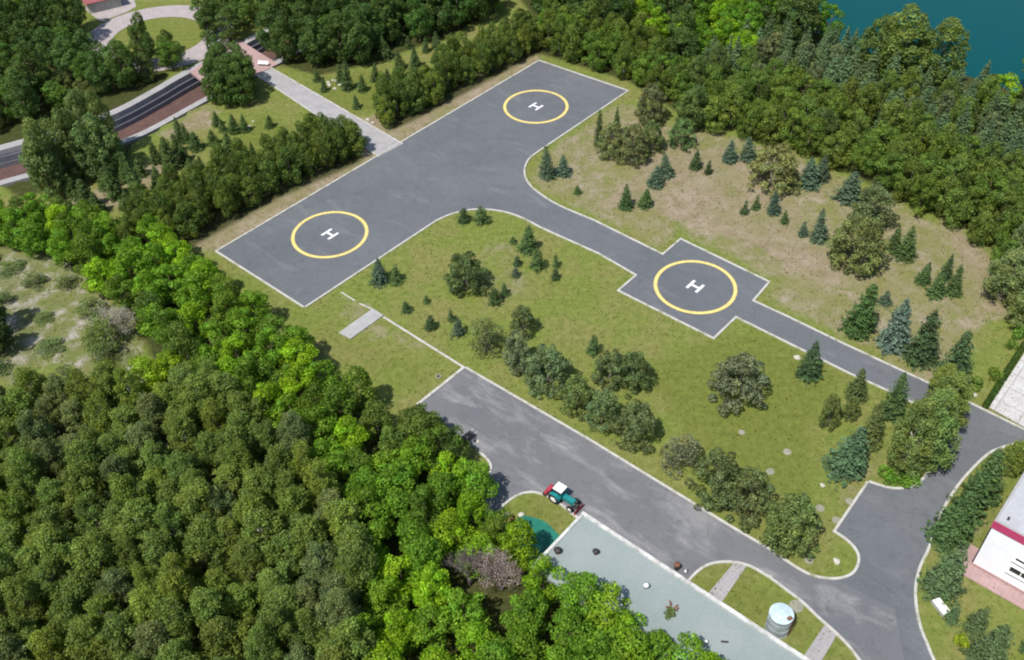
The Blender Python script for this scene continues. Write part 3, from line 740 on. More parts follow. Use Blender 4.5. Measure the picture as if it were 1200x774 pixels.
for kind, bx, by, ty, wd, hue, lab, grp in SPOTS:
    if 'flat roof' in lab and kind == 'shrub':
        x, y = G(784, 721, 3.5); plant(kind, x, y, .9, .6, lab, grp, hue, 3.55); continue
    # the base stands a little above the lowest visible fringe of the crown
    r = w_of(bx, by, wd); x, y = G(bx, by); y += r*(.62 if kind in ('pine', 'thin') else .38)*1.0
    lo, hi = .3, 40
    for _ in range(30):
        m_ = (lo+hi)/2
        if PJ(x, y, m_)[1] > ty: lo = m_
        else: hi = m_
    if kind in ('pine', 'thin'): lo = max(lo, r*.8)*.94
    plant(kind, x, y, lo, r*1.12, lab, grp, hue)

# young conifers on the lawn by the sunken way
YG = 'young conifers planted on the lawn by the sunken way'
for bx, by, ty, wd in [(254, 148, 132, 9), (262, 155, 139, 8), (275, 156.5, 135.5, 12), (287, 155, 135, 9), (250, 170.5, 155, 12), (269, 180.5, 156.5, 13),
        (283, 186, 171, 11), (236, 201.5, 184.5, 9), (310, 170.5, 157, 8), (212, 167, 140, 12), (220.5, 168, 146, 9), (230, 176, 157, 14), (217, 190, 170, 12),
        (202, 199, 163, 18), (195, 190, 165, 14), (183, 191.5, 166, 12), (166, 207, 187, 12), (187, 219, 197.5, 12), (250, 202, 191, 8), (298, 187, 168, 8), (89, 232, 206, 17),
        (104, 247, 214, 20), (115, 252, 228, 16), (138, 233, 188, 18), (123, 222, 200, 14), (165, 235, 183, 16), (172, 243, 205, 15), (186, 222, 198, 14), (152, 246, 225, 12), (128, 196, 172, 12), (208, 180, 158, 11), (325, 178, 162, 11), (338, 170, 152, 11), (262, 196, 178, 11), (316, 150, 136, 9), (225, 208, 188, 12), (272, 214, 196, 11), (148, 214, 190, 12), (298, 205, 188, 10)]:
    r = w_of(bx, by, wd); x, y = G(bx, by); y += r*.3
    plant('spruce', x, y, h_of(bx, by, ty)*1.08, r*1.4, 'young conifer dotted over the lawn between the sunken way and the hedge', YG, (.058, .09, .025))
YG2 = 'conifers on the lawn above the hedge'
for bx, by, ty, wd in [(452, 70.5, 43, 17), (469, 82, 58, 14), (487, 81, 54, 15), (479, 57, 43, 10), (470, 52, 27, 14), (407, 106, 70, 15), (399, 98, 76, 12), (425, 108, 88, 12), (440, 96, 74, 13), (380, 108, 92, 10), (372, 96, 80, 11), (455, 100, 80, 12), (512, 58, 38, 13), (418, 128, 112, 10), (499, 62, 43, 10)]:
    r = w_of(bx, by, wd); x, y = G(bx, by); y += r*.3
    plant('spruce', x, y, h_of(bx, by, ty), r*1.1, 'conifer on the lawn strip between the hedge and the tall trees at the top', YG2, (.06, .09, .03))

# ---------------------------------------------------------------- woods: individual trees scattered over surveyed plots
placed = []
KEEP = [(*G(588, 710), 3.6), (*G(592, 730), 2.6), (*G(550, 700), 2.6), (*G(180, 470), 3.2), (*G(185, 490), 2.2), (*G(560, 560), 1.0), (*G(645, 470), .5)]
def scatter(poly, dmin, kinds, label, group, seed, jit=.14, edge=None, maxn=290, rad_k=1.0, mask=None):
    P = GL(poly); rr = random.Random(seed); x0, x1 = min(p[0] for p in P), max(p[0] for p in P); y0, y1 = min(p[1] for p in P), max(p[1] for p in P)
    mine = []
    tries = int((x1-x0)*(y1-y0)/(dmin*dmin)*26)
    for _ in range(tries):
        x, y = rr.uniform(x0, x1), rr.uniform(y0, y1)
        if not inpoly(x, y, P): continue
        if any((x-a)**2+(y-b)**2 < dmin*dmin for a, b in mine) or any((x-a)**2+(y-b)**2 < (dmin*.8)**2 for a, b in placed): continue
        if shore_d(x, y) > -1.2: continue
        if any((x-a)**2+(y-b)**2 < c_*c_ for a, b, c_ in KEEP): continue
        q = rr.random(); acc = 0
        for kd in kinds:
            acc += kd[1]
            if q <= acc: break
        kind, _w, h0, h1, r0, r1, hue = kd
        h = rr.uniform(h0, h1); r = rr.uniform(r0, r1)*rad_k
        u1, v1 = PJ(x, y, 0); u2, v2 = PJ(x, y, h)
        if max(u1, u2) < -45 or min(u1, u2) > 1245 or v1 < -12 or v2 > 800: continue
        mine.append((x, y)); plant(kind, x, y, h, r, label[kind] if isinstance(label, dict) else label, group if not isinstance(group, dict) else group[kind], hue, jit=jit)
        if len(mine) >= maxn: break
    placed.extend(mine)
    print('scatter', group, len(mine))
LIME = (.15, .235, .012); MID = (.085, .16, .016); DKG = (.055, .085, .02)
# hedge left of the helipads, in two runs parted by the path
scatter([(150, 296), (222, 286), (322, 228), (424, 180), (412, 160), (330, 185), (250, 215), (170, 255)], 2.3, [('hedge', .8, 5.2, 7.2, 1.7, 2.3, (.072, .1, .02)), ('hedge', .2, 4.6, 6, 1.5, 2, (.09, .115, .022))],
        'tree in the long hedge left of the helipads, on the near side of the path', 'hedge run below the path', 1)
scatter([(450, 153), (496, 130), (628, 60), (622, 42), (560, 70), (445, 128)], 2.3, [('hedge', .75, 5.5, 7.8, 1.8, 2.4, (.072, .1, .02)), ('hedge', .25, 5, 7, 1.6, 2.2, (.1, .125, .022))],
        'tree in the hedge left of the upper helipad, beyond the path', 'hedge run above the path', 2)
# hedge top end of the upper helipad
scatter([(634, 64), (735, 98), (775, 122), (800, 112), (760, 60), (640, 34)], 2.7, [('hedge', .7, 5.5, 8.5, 2.0, 2.7, (.082, .11, .02)), ('maple', .3, 6, 8, 2, 2.6, (.085, .135, .02))],
        'dense tree behind the short top edge of the upper helipad', 'trees behind the upper helipad', 3)
for bx, by, h, r, hue, lab in [(1172, 352, 9, 3.6, (.125, .15, .06), 'pale olive tree at the curved wood edge just above the right end of the slope'), (1205, 385, 9.5, 4.0, (.12, .145, .055), 'large pale olive tree at the right frame edge beside the slope'), (1195, 320, 9.5, 3.6, (.125, .145, .06), 'pale olive tree behind the two at the curved wood edge')]:
    x, y = G(bx, by); plant('birch', x, y, h, r, lab, None, hue, jit=.02); KEEP.append((x, y, 3))
# front rank of the wood right of the slope
scatter([(790, 150), (870, 163), (925, 176), (985, 205), (1040, 232), (1075, 255), (1120, 268), (1165, 300), (1185, 372), (1290, 420), (1290, 250), (1150, 205), (960, 120), (800, 95)], 3.3,
        [('hedge', .55, 5.5, 8, 2.3, 3.0, (.09, .12, .024)), ('maple', .35, 5.5, 8, 2.2, 2.9, (.085, .125, .022)), ('poplar', .10, 7, 9, 2.2, 2.8, (.075, .10, .028))],
        'broadleaf tree in the dense front rank of the wood beside the dry slope', 'front rank of the wood beside the dry slope', 4)
# middle of that wood: grey-green firs
fir = (.085, .125, .058)
scatter([(800, 95), (960, 120), (1150, 205), (1290, 250), (1290, 200), (1210, 165), (1150, 120), (1060, 95), (960, 60), (900, 50)], 3.0,
        [('spruce', .68, 6, 9, 1.6, 2.2, fir), ('pine', .14, 5, 7, 1.8, 2.3, (.08, .095, .045)), ('hedge', .18, 5, 7.5, 2, 2.6, (.085, .12, .025))],
        {'spruce': 'grey-green fir in the belt between the broadleaf wood and the river', 'pine': 'bushy pine in the fir belt near the river', 'hedge': 'broadleaf tree mixed into the fir belt near the river'},
        {'spruce': 'firs between the wood and the river', 'pine': 'pines in the fir belt', 'hedge': 'broadleaf trees in the fir belt'}, 5)
# river bank and top
scatter([(640, 34), (800, 90), (900, 52), (985, 64), (960, 28), (900, -10), (860, -70), (600, -70)], 4.2,
        [('poplar', .42, 9, 13, 2.6, 3.5, (.058, .088, .022)), ('maple', .33, 7, 10, 2.4, 3.3, MID), ('maple', .25, 6, 8, 2.2, 3, LIME)],
        {'poplar': 'tall dark tree in the wood at the top centre', 'maple': 'green broadleaf tree in the wood at the top centre'}, {'poplar': 'tall dark trees top centre', 'maple': 'broadleaf trees top centre'}, 6)
for bx, by, h, r, hue, lab in [(1050, 92, 14, 5.0, (.095, .125, .03), 'huge spreading tree on the river bank with water behind it'), (1092, 98, 12.5, 4.4, (.09, .12, .028), 'large tree on the river bank right of the huge spreading one'),
        (1020, 84, 11, 3.6, (.075, .105, .025), 'large tree on the river bank left of the huge spreading one'), (1165, 130, 7, 3.6, LIME, 'lime green tree on the river bank near the right edge'),
        (1195, 142, 7, 3.2, (.07, .085, .03), 'brownish green tree right of the lime green one on the river bank'), (868, 78, 7, 3.4, LIME, 'lime green tree left of the fir belt near the river'), (845, 60, 7, 3.3, LIME, 'lime green tree behind the other lime one left of the fir belt'),
        (925, 52, 12, 4.3, (.055, .085, .024), 'large dark tree at the top left of the river opening'), (890, 40, 12, 4.0, (.06, .09, .024), 'large dark tree left of the one at the river opening'),
        (1212, 95, 8, 3, (.1, .15, .03), 'small green tree on the right edge against the water')]:
    x, y = G(bx, by); e = plant('poplar' if h > 8 else 'maple', x, y, h, r, lab, None, hue, jit=.03); placed.append((x, y))
# tall dark trees, top left-centre
scatter([(322, 74), (372, 88), (425, 78), (440, 62), (520, 46), (580, 18), (600, -60), (300, -60)], 4.0,
        [('poplar', .75, 10, 14, 2.6, 3.4, (.05, .082, .02)), ('maple', .25, 8, 11, 2.5, 3.2, (.055, .1, .02))],
        'tall dark tree in the grove at the top, left of the upper helipad', 'tall grove at the top', 7)
scatter([(252, 125), (290, 128), (300, 100), (262, 92)], 2.6, [('poplar', 1, 8, 10.5, 2.2, 2.8, (.05, .085, .02))], 'dark tree in the clump where the paved path meets the brick crossing', 'clump at the brick crossing', 8)
# tall trees at the left around the sunken way
scatter([(62, 236), (80, 222), (110, 215), (145, 200), (132, 182), (85, 196), (62, 210)], 2.9, [('poplar', .8, 10, 14, 2.4, 3.2, (.09, .12, .04)), ('birch', .2, 9, 11, 2, 2.6, (.1, .12, .05))],
        'tall tree beside the sunken way, on the side of the young conifers', 'tall trees on the near side of the sunken way', 9)
scatter([(-60, 170), (20, 150), (90, 128), (150, 112), (205, 82), (150, 78), (60, 92), (-60, 110)], 3.6, [('poplar', .4, 8, 12, 2.2, 3, (.055, .088, .022)), ('maple', .35, 5, 8, 2, 2.8, (.065, .115, .02)), ('hedge', .25, 4, 6, 1.6, 2.4, (.08, .1, .03))],
        'tree on the far side of the sunken way at the left', 'trees on the far side of the sunken way', 10)
scatter([(-60, 100), (60, 84), (90, 60), (90, 30), (60, -40), (-60, -40)], 4.4, [('poplar', .5, 8, 12, 2.4, 3.2, (.05, .08, .02)), ('maple', .5, 5, 8, 2.2, 3, (.07, .12, .022))],
        'tree in the top left corner of the park', 'trees in the top left corner', 12)
scatter([(240, 60), (300, 40), (300, -30), (250, -30)], 4.4, [('poplar', .5, 7, 9, 2.2, 3, (.055, .085, .02)), ('maple', .5, 5, 7, 2, 2.6, (.07, .115, .022))],
        'tree between the looping plaza path and the tall grove', 'trees right of the looping plaza', 13)
scatter([(165, 75), (210, 78), (215, 62), (175, 60)], 3.2, [('hedge', 1, 3.5, 5, 1.5, 2.2, (.075, .105, .022))], 'small tree between the looping plaza path and the sunken way', 'small trees below the looping plaza', 14)
# bright green belt
scatter([(-50, 262), (30, 262), (70, 262), (130, 285), (190, 300), (245, 345), (330, 400), (400, 470), (470, 510), (520, 545), (560, 590), (590, 640), (560, 700), (520, 640), (450, 590), (380, 540), (300, 490), (240, 450), (180, 400), (120, 335), (60, 300), (-50, 290)], 3.1,
        [('maple', .45, 6, 8.5, 2.2, 2.9, (.10, .175, .015)), ('maple', .24, 6, 8.5, 2.1, 2.8, LIME), ('maple', .20, 6.5, 8.5, 2.2, 2.8, (.085, .135, .016)), ('hedge', .15, 6, 8, 2, 2.6, (.085, .12, .022))],
        'leafy tree in the bright green belt between the birch wood and the left helipad', 'bright green belt, upper part', 15)
scatter([(590, 640), (628, 690), (700, 728), (780, 775), (870, 830), (860, 870), (560, 880), (440, 860), (420, 760), (430, 690), (420, 620), (380, 560), (450, 590), (520, 640), (560, 700)], 3.1,
        [('maple', .62, 6, 8.5, 2.2, 2.8, (.10, .175, .015)), ('maple', .3, 6, 8.5, 2.2, 2.8, LIME), ('maple', .08, 6, 8.5, 2.1, 2.6, (.085, .14, .016))],
        'leafy tree in the lower part of the bright green belt beside the flat roof', 'bright green belt, lower part', 16)
# olive birch wood bottom left
scatter([(-80, 500), (20, 500), (110, 490), (190, 480), (240, 470), (300, 510), (380, 560), (420, 640), (430, 720), (430, 860), (-80, 1000)], 2.75,
        [('birch', .6, 7, 10.5, 2.4, 3.5, (.092, .122, .026)), ('birch', .22, 7, 11, 2.3, 3.3, (.108, .138, .024)), ('birch', .18, 7, 10, 2.3, 3.2, (.095, .115, .042))],
        'olive green birch in the dense wood filling the bottom left', 'olive birch wood', 17)
scatter([(-60, 380), (5, 375), (12, 420), (-60, 450)], 3.0, [('poplar', 1, 7, 9, 2, 2.6, (.045, .07, .02))], 'dark tree on the left edge casting shade over the debris clearing', 'dark trees at the left edge', 18)
for bx, by, h, r, hue, lab in [(180, 462, 6.5, 2.8, (.17, .24, .012), 'most yellow tree of all, at the lower end of the debris clearing'), (205, 440, 4.5, 2.0, (.15, .22, .012), 'small yellow-green tree just above the most yellow one'),
        (492, 520, 6.5, 2.8, (.075, .105, .022), 'olive tree hanging over the left end of the car park'), (530, 540, 6, 2.4, (.06, .09, .02), 'dark olive tree over the car park by the small grass lobe')]:
    x, y = G(bx, by); plant('maple', x, y, h, r, lab, None, hue, jit=.02)

scatter([(-40, 300), (60, 300), (110, 330), (160, 400), (150, 460), (60, 450), (-40, 470)], 4.8, [('thin', .55, .8, 2.2, 1.0, 2.4, (.10, .13, .045)), ('shrub', .2, .5, .9, .5, 1.6, (.11, .13, .05)), ('thin', .25, 2.5, 4, 1.2, 2.2, (.085, .12, .035))],
        'scrubby bush growing in the rough debris clearing at the left', 'scrub in the clearing', 21, rad_k=1)
for bx, by, h, r in [(712, 742, 7.5, 2.7), (650, 716, 6.5, 2.3), (752, 768, 7, 2.6), (792, 792, 7.5, 2.7), (672, 716, 7, 2.4), (735, 790, 8, 2.8), (828, 812, 6.5, 2.4)]:
    x, y = G(bx, by)
    if all((x-a)**2+(y-b)**2 > 2.2**2 for a, b in placed): plant('maple', x, y, h, r, 'leafy tree leaning over the back edge of the flat roof at the bottom', 'trees along the back of the flat roof', (.12, .195, .014))
# low clipped hedge by the forecourt
hb = []
a0, a1 = Vector(G(1154, 478)), Vector(G(1200, 405)); L = (a1-a0).length
lb = [((*(a0.lerp(a1, i/(int(L/.5))))[:], .42), np.array([.42, .42, .45])) for i in range(int(L/.5)+1)]
me_ = leaf_mesh('hedge_leaves', *lobes_cloud([(np.array(c_), r_) for c_, r_ in lb], 4, .14), M['leaf'])
o = tag(link('clipped_hedge', me_), 'low narrow clipped hedge along the left edge of the pale forecourt', 'hedge'); o.color = (.06, .12, .02, 1)

# grass tufts and weeds, uncountable
n = 60000; pts = []
rr = np.random.default_rng(5); cand = np.c_[rr.uniform(-75, 85, n), rr.uniform(44, 180, n)]
keep = []
for x, y in cand:
    u, v = PJ(x, y, 0)
    if not (-20 < u < 1220 and -20 < v < 800): continue
    keep.append((x, y))
K = np.array(keep)
def inpoly_np(K, P):
    r = np.zeros(len(K), bool); j = len(P)-1
    for i in range(len(P)):
        xi, yi = P[i]; xj, yj = P[j]
        c_ = ((yi > K[:, 1]) != (yj > K[:, 1])) & (K[:, 0] < (xj-xi)*(K[:, 1]-yi)/((yj-yi) or 1e-9)+xi); r ^= c_; j = i
    return r
bad = inpoly_np(K, heli) | inpoly_np(K, park) | inpoly_np(K, P4)
bad |= inpoly_np(K, [TQ(i, -2) for i in range(TN+1)] + [TQ(i, 101.7) for i in range(TN, -1, -1)])
K = K[~bad]; n = len(K)
tn = rr.uniform(.6, 1.4, (n, 1))*np.c_[rr.uniform(.8, 1.6, n), np.ones(n), rr.uniform(.7, 1.3, n)]
gm = leaf_mesh('grass_tufts', np.c_[K, rr.uniform(.03, .10, n)], np.c_[rr.normal(size=(n, 2))*.5, np.ones(n)], rr.uniform(.08, .26, n), tn, M['leaf'])
o = tag(link('grass_tufts', gm), 'coarse tufts and weeds spread over the lawns', 'grass', kind='stuff'); o.color = (.11, .125, .028, 1)

# ================================================================ BUILDINGS
t = NT('roof_felt', .85, .25)
kk_ = t.ramp(t.noise(.12, 6, .6), [(.3, (.18, .225, .22)), (.5, (.22, .262, .262)), (.7, (.27, .295, .30))])
kk_ = t.mix(t.ramp(t.noise(.35, 6, .7, sc3=(1, 2.5, 1, R(-42))), [(.6, 0), (.7, .5)]), kk_, (.22, .28, .28))
kk_ = t.mix(.25, kk_, t.ramp(t.noise(5, 4, .7), [(.3, (.2, .24, .24)), (.7, (.38, .42, .42))])); t.col(kk_); M['roofgrey'] = t.m
M['parapet'] = plain('parapet_paint', (.52, .52, .50), .7, .3, .4, 1.2)
M['wallgrey'] = plain('rendered_wall', (.42, .41, .38), .85, .2, .2, 1)
M['whitewall'] = plain('white_wall', (.80, .81, .86), .7, .3, .06, .8)
M['magenta'] = plain('magenta_band', (.42, .05, .13), .6, .3, .15, 1)
M['whiteroof'] = concrete('white_roof', (.46, .47, .50), 0, stain=.3)
t = NT('window_glass', .08, .6); t.col((.02, .025, .03)); M['glass'] = t.m
M['steel'] = plain('galvanised_steel', (.40, .46, .48), .5, .4, .3, 1.2, .2)
M['tanktop'] = plain('tank_roof_metal', (.48, .60, .64), .4, .5, .2, 2)
M['rust'] = plain('rust', (.22, .10, .06), .9, .1, .5, 3)
M['dark'] = plain('dark_metal', (.05, .045, .045), .6, .4, .3, 3)
M['rubber'] = plain('rubber', (.02, .02, .022), .85, .2, .3, 4)
M['teal'] = plain('teal_paint', (.012, .21, .22), .5, .4, .3, 2.5)
M['red'] = plain('red_paint', (.36, .04, .06), .45, .4, .2, 3)
M['white'] = plain('white_enamel', (.82, .82, .8), .4, .5, .06, 3)
M['stone'] = plain('white_stone', (.48, .46, .40), .85, .2, .25, 4)
M['tealsheet'] = plain('teal_sheet', (.02, .17, .12), .55, .3, .25, .6)

# flat-roofed building: local x along the front edge (heading 318 deg), local -y inward to SW
HB = 3.5
p0 = Vector(G(683, 601, HB)); p1 = Vector(G(943, 771, HB)); p2 = Vector(G(628, 656, HB))
ux = (p1-p0).normalized(); uy = Vector((ux.y, -ux.x)); uy = uy if (p2-p0).dot(uy) > 0 else -uy
LEN, DEP = 42.0, (p2-p0).dot(uy)+1.0
fb = empty('flat_roofed_building', (*p0, 0), math.atan2(ux.y, ux.x), 'long low building with pale grey-green felt roof between the car park and the bright trees', 'building')
# local frame: x along ux; y sign
sy = 1 if Vector((-ux.y, ux.x)).dot(uy) > 0 else -1
def lb_(px, py, z=HB):
    d = Vector(G(px, py, z))-p0; return d.dot(ux), d.dot(uy)*sy
MB().box((LEN/2, sy*DEP/2, 1.65), (LEN-.3, DEP-.3, 3.5)).build('wall', M['wallgrey'], fb)
MB().box((LEN/2, sy*DEP/2, 3.45), (LEN, DEP, .14)).build('roof', M['roofgrey'], fb)
pp = MB(); pp.box((LEN/2, sy*.17, 3.62), (LEN, .42, .24)); pp.box((.17, sy*DEP/2, 3.60), (.34, DEP-.9, .20)); pp.build('parapet', M['parapet'], fb)
for k_, (w0) in enumerate((4, 9, 14, 26, 31, 36)):
    f_ = MB().box((w0, -sy*-.13, 1.9), (1.6, .14, 1.3)).build('window', M['glass'], fb)
for px, py, r_, h_, mt in [(653.5, 648, .38, .5, 'dark'), (698, 649, .32, .45, 'dark'), (712, 688, .28, .5, 'white'), (757, 689, .3, .5, 'white'), (827, 754, .2, .35, 'white')]:
    lx, ly = lb_(px, py); v = MB().tube((lx, ly, 3.52), (lx, ly, 3.52+h_), r_*.7, r_*.7, 12); o = v.build('roof_vent', M['steel' if mt == 'white' else 'rust'], fb, True)
    MB().tube((lx, ly, 3.52+h_+.002), (lx, ly, 3.62+h_), r_*1.15, r_*.5, 12).build('vent_cap', M[mt], o, True)
pr = random.Random(3); lx, ly = lb_(788, 713); d_ = MB()
for k_ in range(9): d_.box((lx+pr.uniform(-.5, .5), ly+pr.uniform(-.4, .4), 3.6+pr.uniform(0, .25)), (pr.uniform(.2, .6), .12, .1), pr.uniform(0, 3))
tag(d_.build('debris', M['rust'], fb))
bx_, by_ = lb_(849, 753); MB().box((bx_, by_, 3.62), (.7, .12, .2), .6).build('pipe_bracket', M['dark'], fb)

# water tank
tx, ty_ = G(907, 746); tx += .5; ty_ += .9
tk = empty('water_tank', (tx, ty_, 0), 0, 'upright round steel tank with a pale blue-white lid beside the flat-roofed building', 'tank')
rT, hT = 1.2, 2.9
b = MB(); b.tube((0, 0, 0), (0, 0, hT), rT, rT, 40); b.build('tank_body', M['steel'], tk, False)
b = MB()
for z in (.05, 1.1, 2.2, hT-.06): b.tube((0, 0, z-.05), (0, 0, z+.05), rT+.035, rT+.035, 40)
b.build('hoop', M['steel'], tk)
b = MB(); b.tube((0, 0, hT+.003), (0, 0, hT+.22), rT+.05, .25, 40); b.build('lid', M['tanktop'], tk)
for k_ in range(12):
    pass
b = MB()
for k_ in range(10):
    a_ = math.pi*2*k_/10; b.tube((.25*math.cos(a_), .25*math.sin(a_), hT+.225), (rT*math.cos(a_), rT*math.sin(a_), hT+.05), .022, .022, 4)
b.build('lid_ribs', M['tanktop'], tk)
b = MB(); b.box((.65, -.65, hT+.16), (.5, .35, .14), .4); b.build('hatch', M['rust'], tk)
b = MB()
for s_ in (-.22, .22): b.tube((.93+s_*.7, -.91+s_*.7, 0), (.93+s_*.7, -.91+s_*.7, hT+.3), .03, .03, 5)
for z in range(1, 10): b.tube((.78, -1.06, z*.32), (1.08, -.76, z*.32), .02, .02, 4)
b.build('ladder', M['rust'], tk)

# white building at the right
WB0 = Vector(G(1139, 662)); HW = 7.0
wa = math.radians(48); wx = Vector((math.cos(wa), math.sin(wa))); wy = Vector((wx.y, -wx.x))  # wx away from camera (left wall), wy along the facade
wb_ = empty('white_building', (*WB0, 0), math.atan2(wy.y, wy.x), 'white two storey building with magenta roof band and pale roof at the right edge', 'building')
WL, WD = 34, 26      # local x along facade, local y away
MB().box((WL/2, WD/2, HW/2), (WL, WD, HW)).build('wall', M['whitewall'], wb_)
b = MB(); b.box((WL/2, -.05, HW+.55), (WL+.3, .22, 1.1)); b.build('parapet_band', M['magenta'], wb_)
MB().box((-.08, WD/2+.12, HW/2+.5), (.14, WD-.1, HW+1.0)).build('side_wall_shade', M['dark'], wb_)  # dark panel over the left wall, its shade and shadow put into the colour
MB().box((WL/2+.06, WD/2+.06, HW+.55), (WL-.1, WD-.1, 1.09)).build('roof', M['whiteroof'], wb_)
b = MB(); b.strip([(.14, WD), (.14, .14), (WL, .14)], .26, HW+1.14, HW+1.09, -1); b.build('coping', M['conc'], wb_)
for row, (z0, hh) in enumerate(((1.9, .7), (3.9, .3))):
    for k_ in range(8):
        x0 = 3.2+k_*3.3
        f_ = MB().box((x0+1.2, -.03, z0+hh/2+.4), (2.5, .10, hh+.12)).build('window', M['white'], wb_)
        for j in (0, 1): MB().box((x0+.62+j*1.18, -.10, z0+hh/2+.4), (1.08, .05, hh)).build('pane', M['glass'], f_)
        MB().box((x0+1.2, -.2, z0+.26), (2.7, .34, .06)).build('sill', M['white'], f_)
b = MB(); b.box((WL/2, -.06, .2), (WL+.2, .12, .4)); b.build('plinth', M['pink'], wb_)
def WBP(x, y): v = WB0+wy*x+wx*y; return (v.x, v.y)
tag(MB().poly([WBP(-1.9, -1.9), WBP(WL, -1.9), WBP(WL, 0), WBP(0, 0), WBP(0, 2.4), WBP(-1.9, 2.4)], .10, -.05).build('building_pavement', M['pink']), kind='structure')
vent = MB().tube((.9, .9, HW+1.1), (.9, .9, HW+1.5), .12, .12, 8).build('roof_vent', M['dark'], wb_)

# teal sheet and clutter by the grass lobe
b = MB(); b.poly(catmull(GL([(609, 606), (625, 607), (640, 613), (652, 625), (664, 640), (640, 680), (612, 650), (600, 625)]), 4, True), .07, -.03)
tag(b.build('teal_ground_cover', M['tealsheet']), 'teal green sheet spread on the ground beside the corner of the flat roof', 'ground sheet')

# ================================================================ TRACTOR
tr0 = Vector(G(660, 588)); th = math.radians(-40)
tr = empty('tractor', (*tr0, .03), th, 'teal tractor with white cab roof, red front blade and red rear implement', 'tractor')
tr.scale = (.93, .93, .93)
# local +x = forward (towards lower right); width along y
b = MB(); b.box((.95, 0, 1.18), (1.75, .72, .62), 0, (.96, .8)); b.build('hood', M['teal'], tr, bevel=.05)
b = MB(); b.box((1.86, 0, 1.1), (.08, .6, .5)); b.build('grille', M['dark'], tr)
b = MB(); b.box((.6, 0, .72), (3.3, .42, .36)); b.box((1.55, 0, .62), (.3, 1.25, .16)); b.box((-.85, 0, .75), (.35, 1.35, .25)); b.build('chassis', M['dark'], tr)
b = MB(); b.box((-.55, 0, 1.35), (1.15, 1.15, .7), 0, (1, .95)); b.build('cab_body', M['teal'], tr, bevel=.04)
b = MB(); b.box((-.55, 0, 2.0), (1.16, 1.16, .62), 0, (.9, .9)); b.build('cab_glass', M['glass'], tr)
b = MB()
for i in (-1, 1):
    for j in (-1, 1): b.tube((-.55+i*.58, j*.58, 1.68), (-.55+i*.53, j*.53, 2.33), .04, .04, 5)
b.build('cab_pillars', M['teal'], tr)
b = MB(); b.box((-.55, 0, 2.39), (1.4, 1.34, .14), 0, (.92, .92)); b.build('cab_roof', M['white'], tr, bevel=.04)
b = MB(); b.tube((1.2, .28, 1.45), (1.2, .28, 2.15), .05, .045, 8); b.build('exhaust', M['dark'], tr)
for s_ in (-1, 1):
    for wxp, rw, ww in ((-.85, .78, .42), (1.55, .48, .28)):
        yy = s_*(.86 if rw > .6 else .78)
        n0 = 28; b = MB(); prof = [(rw*.62, -ww/2), (rw*.9, -ww/2), (rw, -ww*.36), (rw, ww*.36), (rw*.9, ww/2), (rw*.62, ww/2)]
        for k_ in range(n0):
            a_ = 2*math.pi*k_/n0; ru = 1 if k_ % 2 else .965
            for r_, o_ in prof: b.v.append((wxp+math.cos(a_)*r_*(ru if r_ > rw*.95 else 1), yy+o_, rw+math.sin(a_)*r_*(ru if r_ > rw*.95 else 1)))
        for k_ in range(n0):
            for j in range(6): b.f.append((k_*6+j, k_*6+(j+1) % 6, ((k_+1) % n0)*6+(j+1) % 6, ((k_+1) % n0)*6+j))
        wh = b.build('wheel', M['rubber'], tr)
        MB().tube((wxp, yy-ww*.28, rw), (wxp, yy+ww*.28, rw), rw*.63, rw*.63, 20).tube((wxp, yy-ww*.42, rw), (wxp, yy+ww*.42, rw), rw*.2, rw*.2, 10).build('rim', M['white'], wh)
    # rear fender
    b = MB()
    for k_ in range(7):
        a0_, a1_ = math.pi*(.08+.12*k_), math.pi*(.08+.12*(k_+1)); rr_ = .86
        P_ = [(-.85+math.cos(a)*rr_, .78+math.sin(a)*rr_) for a in (a0_, a1_)]; n_ = len(b.v)
        for (x_, z_) in P_:
            for y_ in (.60, 1.08): b.v += [(x_, s_*y_, z_), (x_, s_*y_, z_+.05)]
        b.f += [(n_, n_+2, n_+6, n_+4), (n_+1, n_+5, n_+7, n_+3), (n_+2, n_+3, n_+7, n_+6), (n_, n_+4, n_+5, n_+1)]
    b.build('fender', M['teal'], tr)
    b = MB(); b.ball((1.88, s_*.24, 1.25), (.04, .09, .07)); b.build('headlight', M['white'], tr, True)
b = MB()
for k_ in range(7):
    a_ = -.9+k_*.3; n_ = len(b.v); x_ = 2.62-math.cos(a_)*.32; z_ = .42+math.sin(a_)*.40
    b.v += [(x_-.0, -.95, z_), (x_-.0, .95, z_), (x_+.05, .95, z_), (x_+.05, -.95, z_)]
    if k_: b.f += [(n_-4, n_-3, n_+1, n_), (n_-2, n_-1, n_+3, n_+2), (n_-4, n_, n_+3, n_-1), (n_-3, n_-2, n_+2, n_+1)]
b.build('blade', M['red'], tr)
b = MB(); [b.tube((1.75, s_*.3, .6), (2.32, s_*.4, .45), .05, .05, 6) for s_ in (-1, 1)]; b.build('blade_arm', M['dark'], tr)
im = MB(); im.box((-2.3, 0, .62), (.55, 1.7, .42), 0, (.7, .95)); im.box((-1.95, 0, .9), (.3, .7, .5)); im.build('rear_implement', M['red'], tr, bevel=.04)
b = MB(); b.tube((-2.35, -.85, .36), (-2.35, .85, .36), .3, .3, 16); b.build('sweeper_roll', M['dark'], tr)
b = MB(); [b.tube((-1.2, s_*.3, .75), (-2.05, s_*.42, .6), .04, .04, 6) for s_ in (-1, 1)]; b.build('hitch_arm', M['dark'], tr)

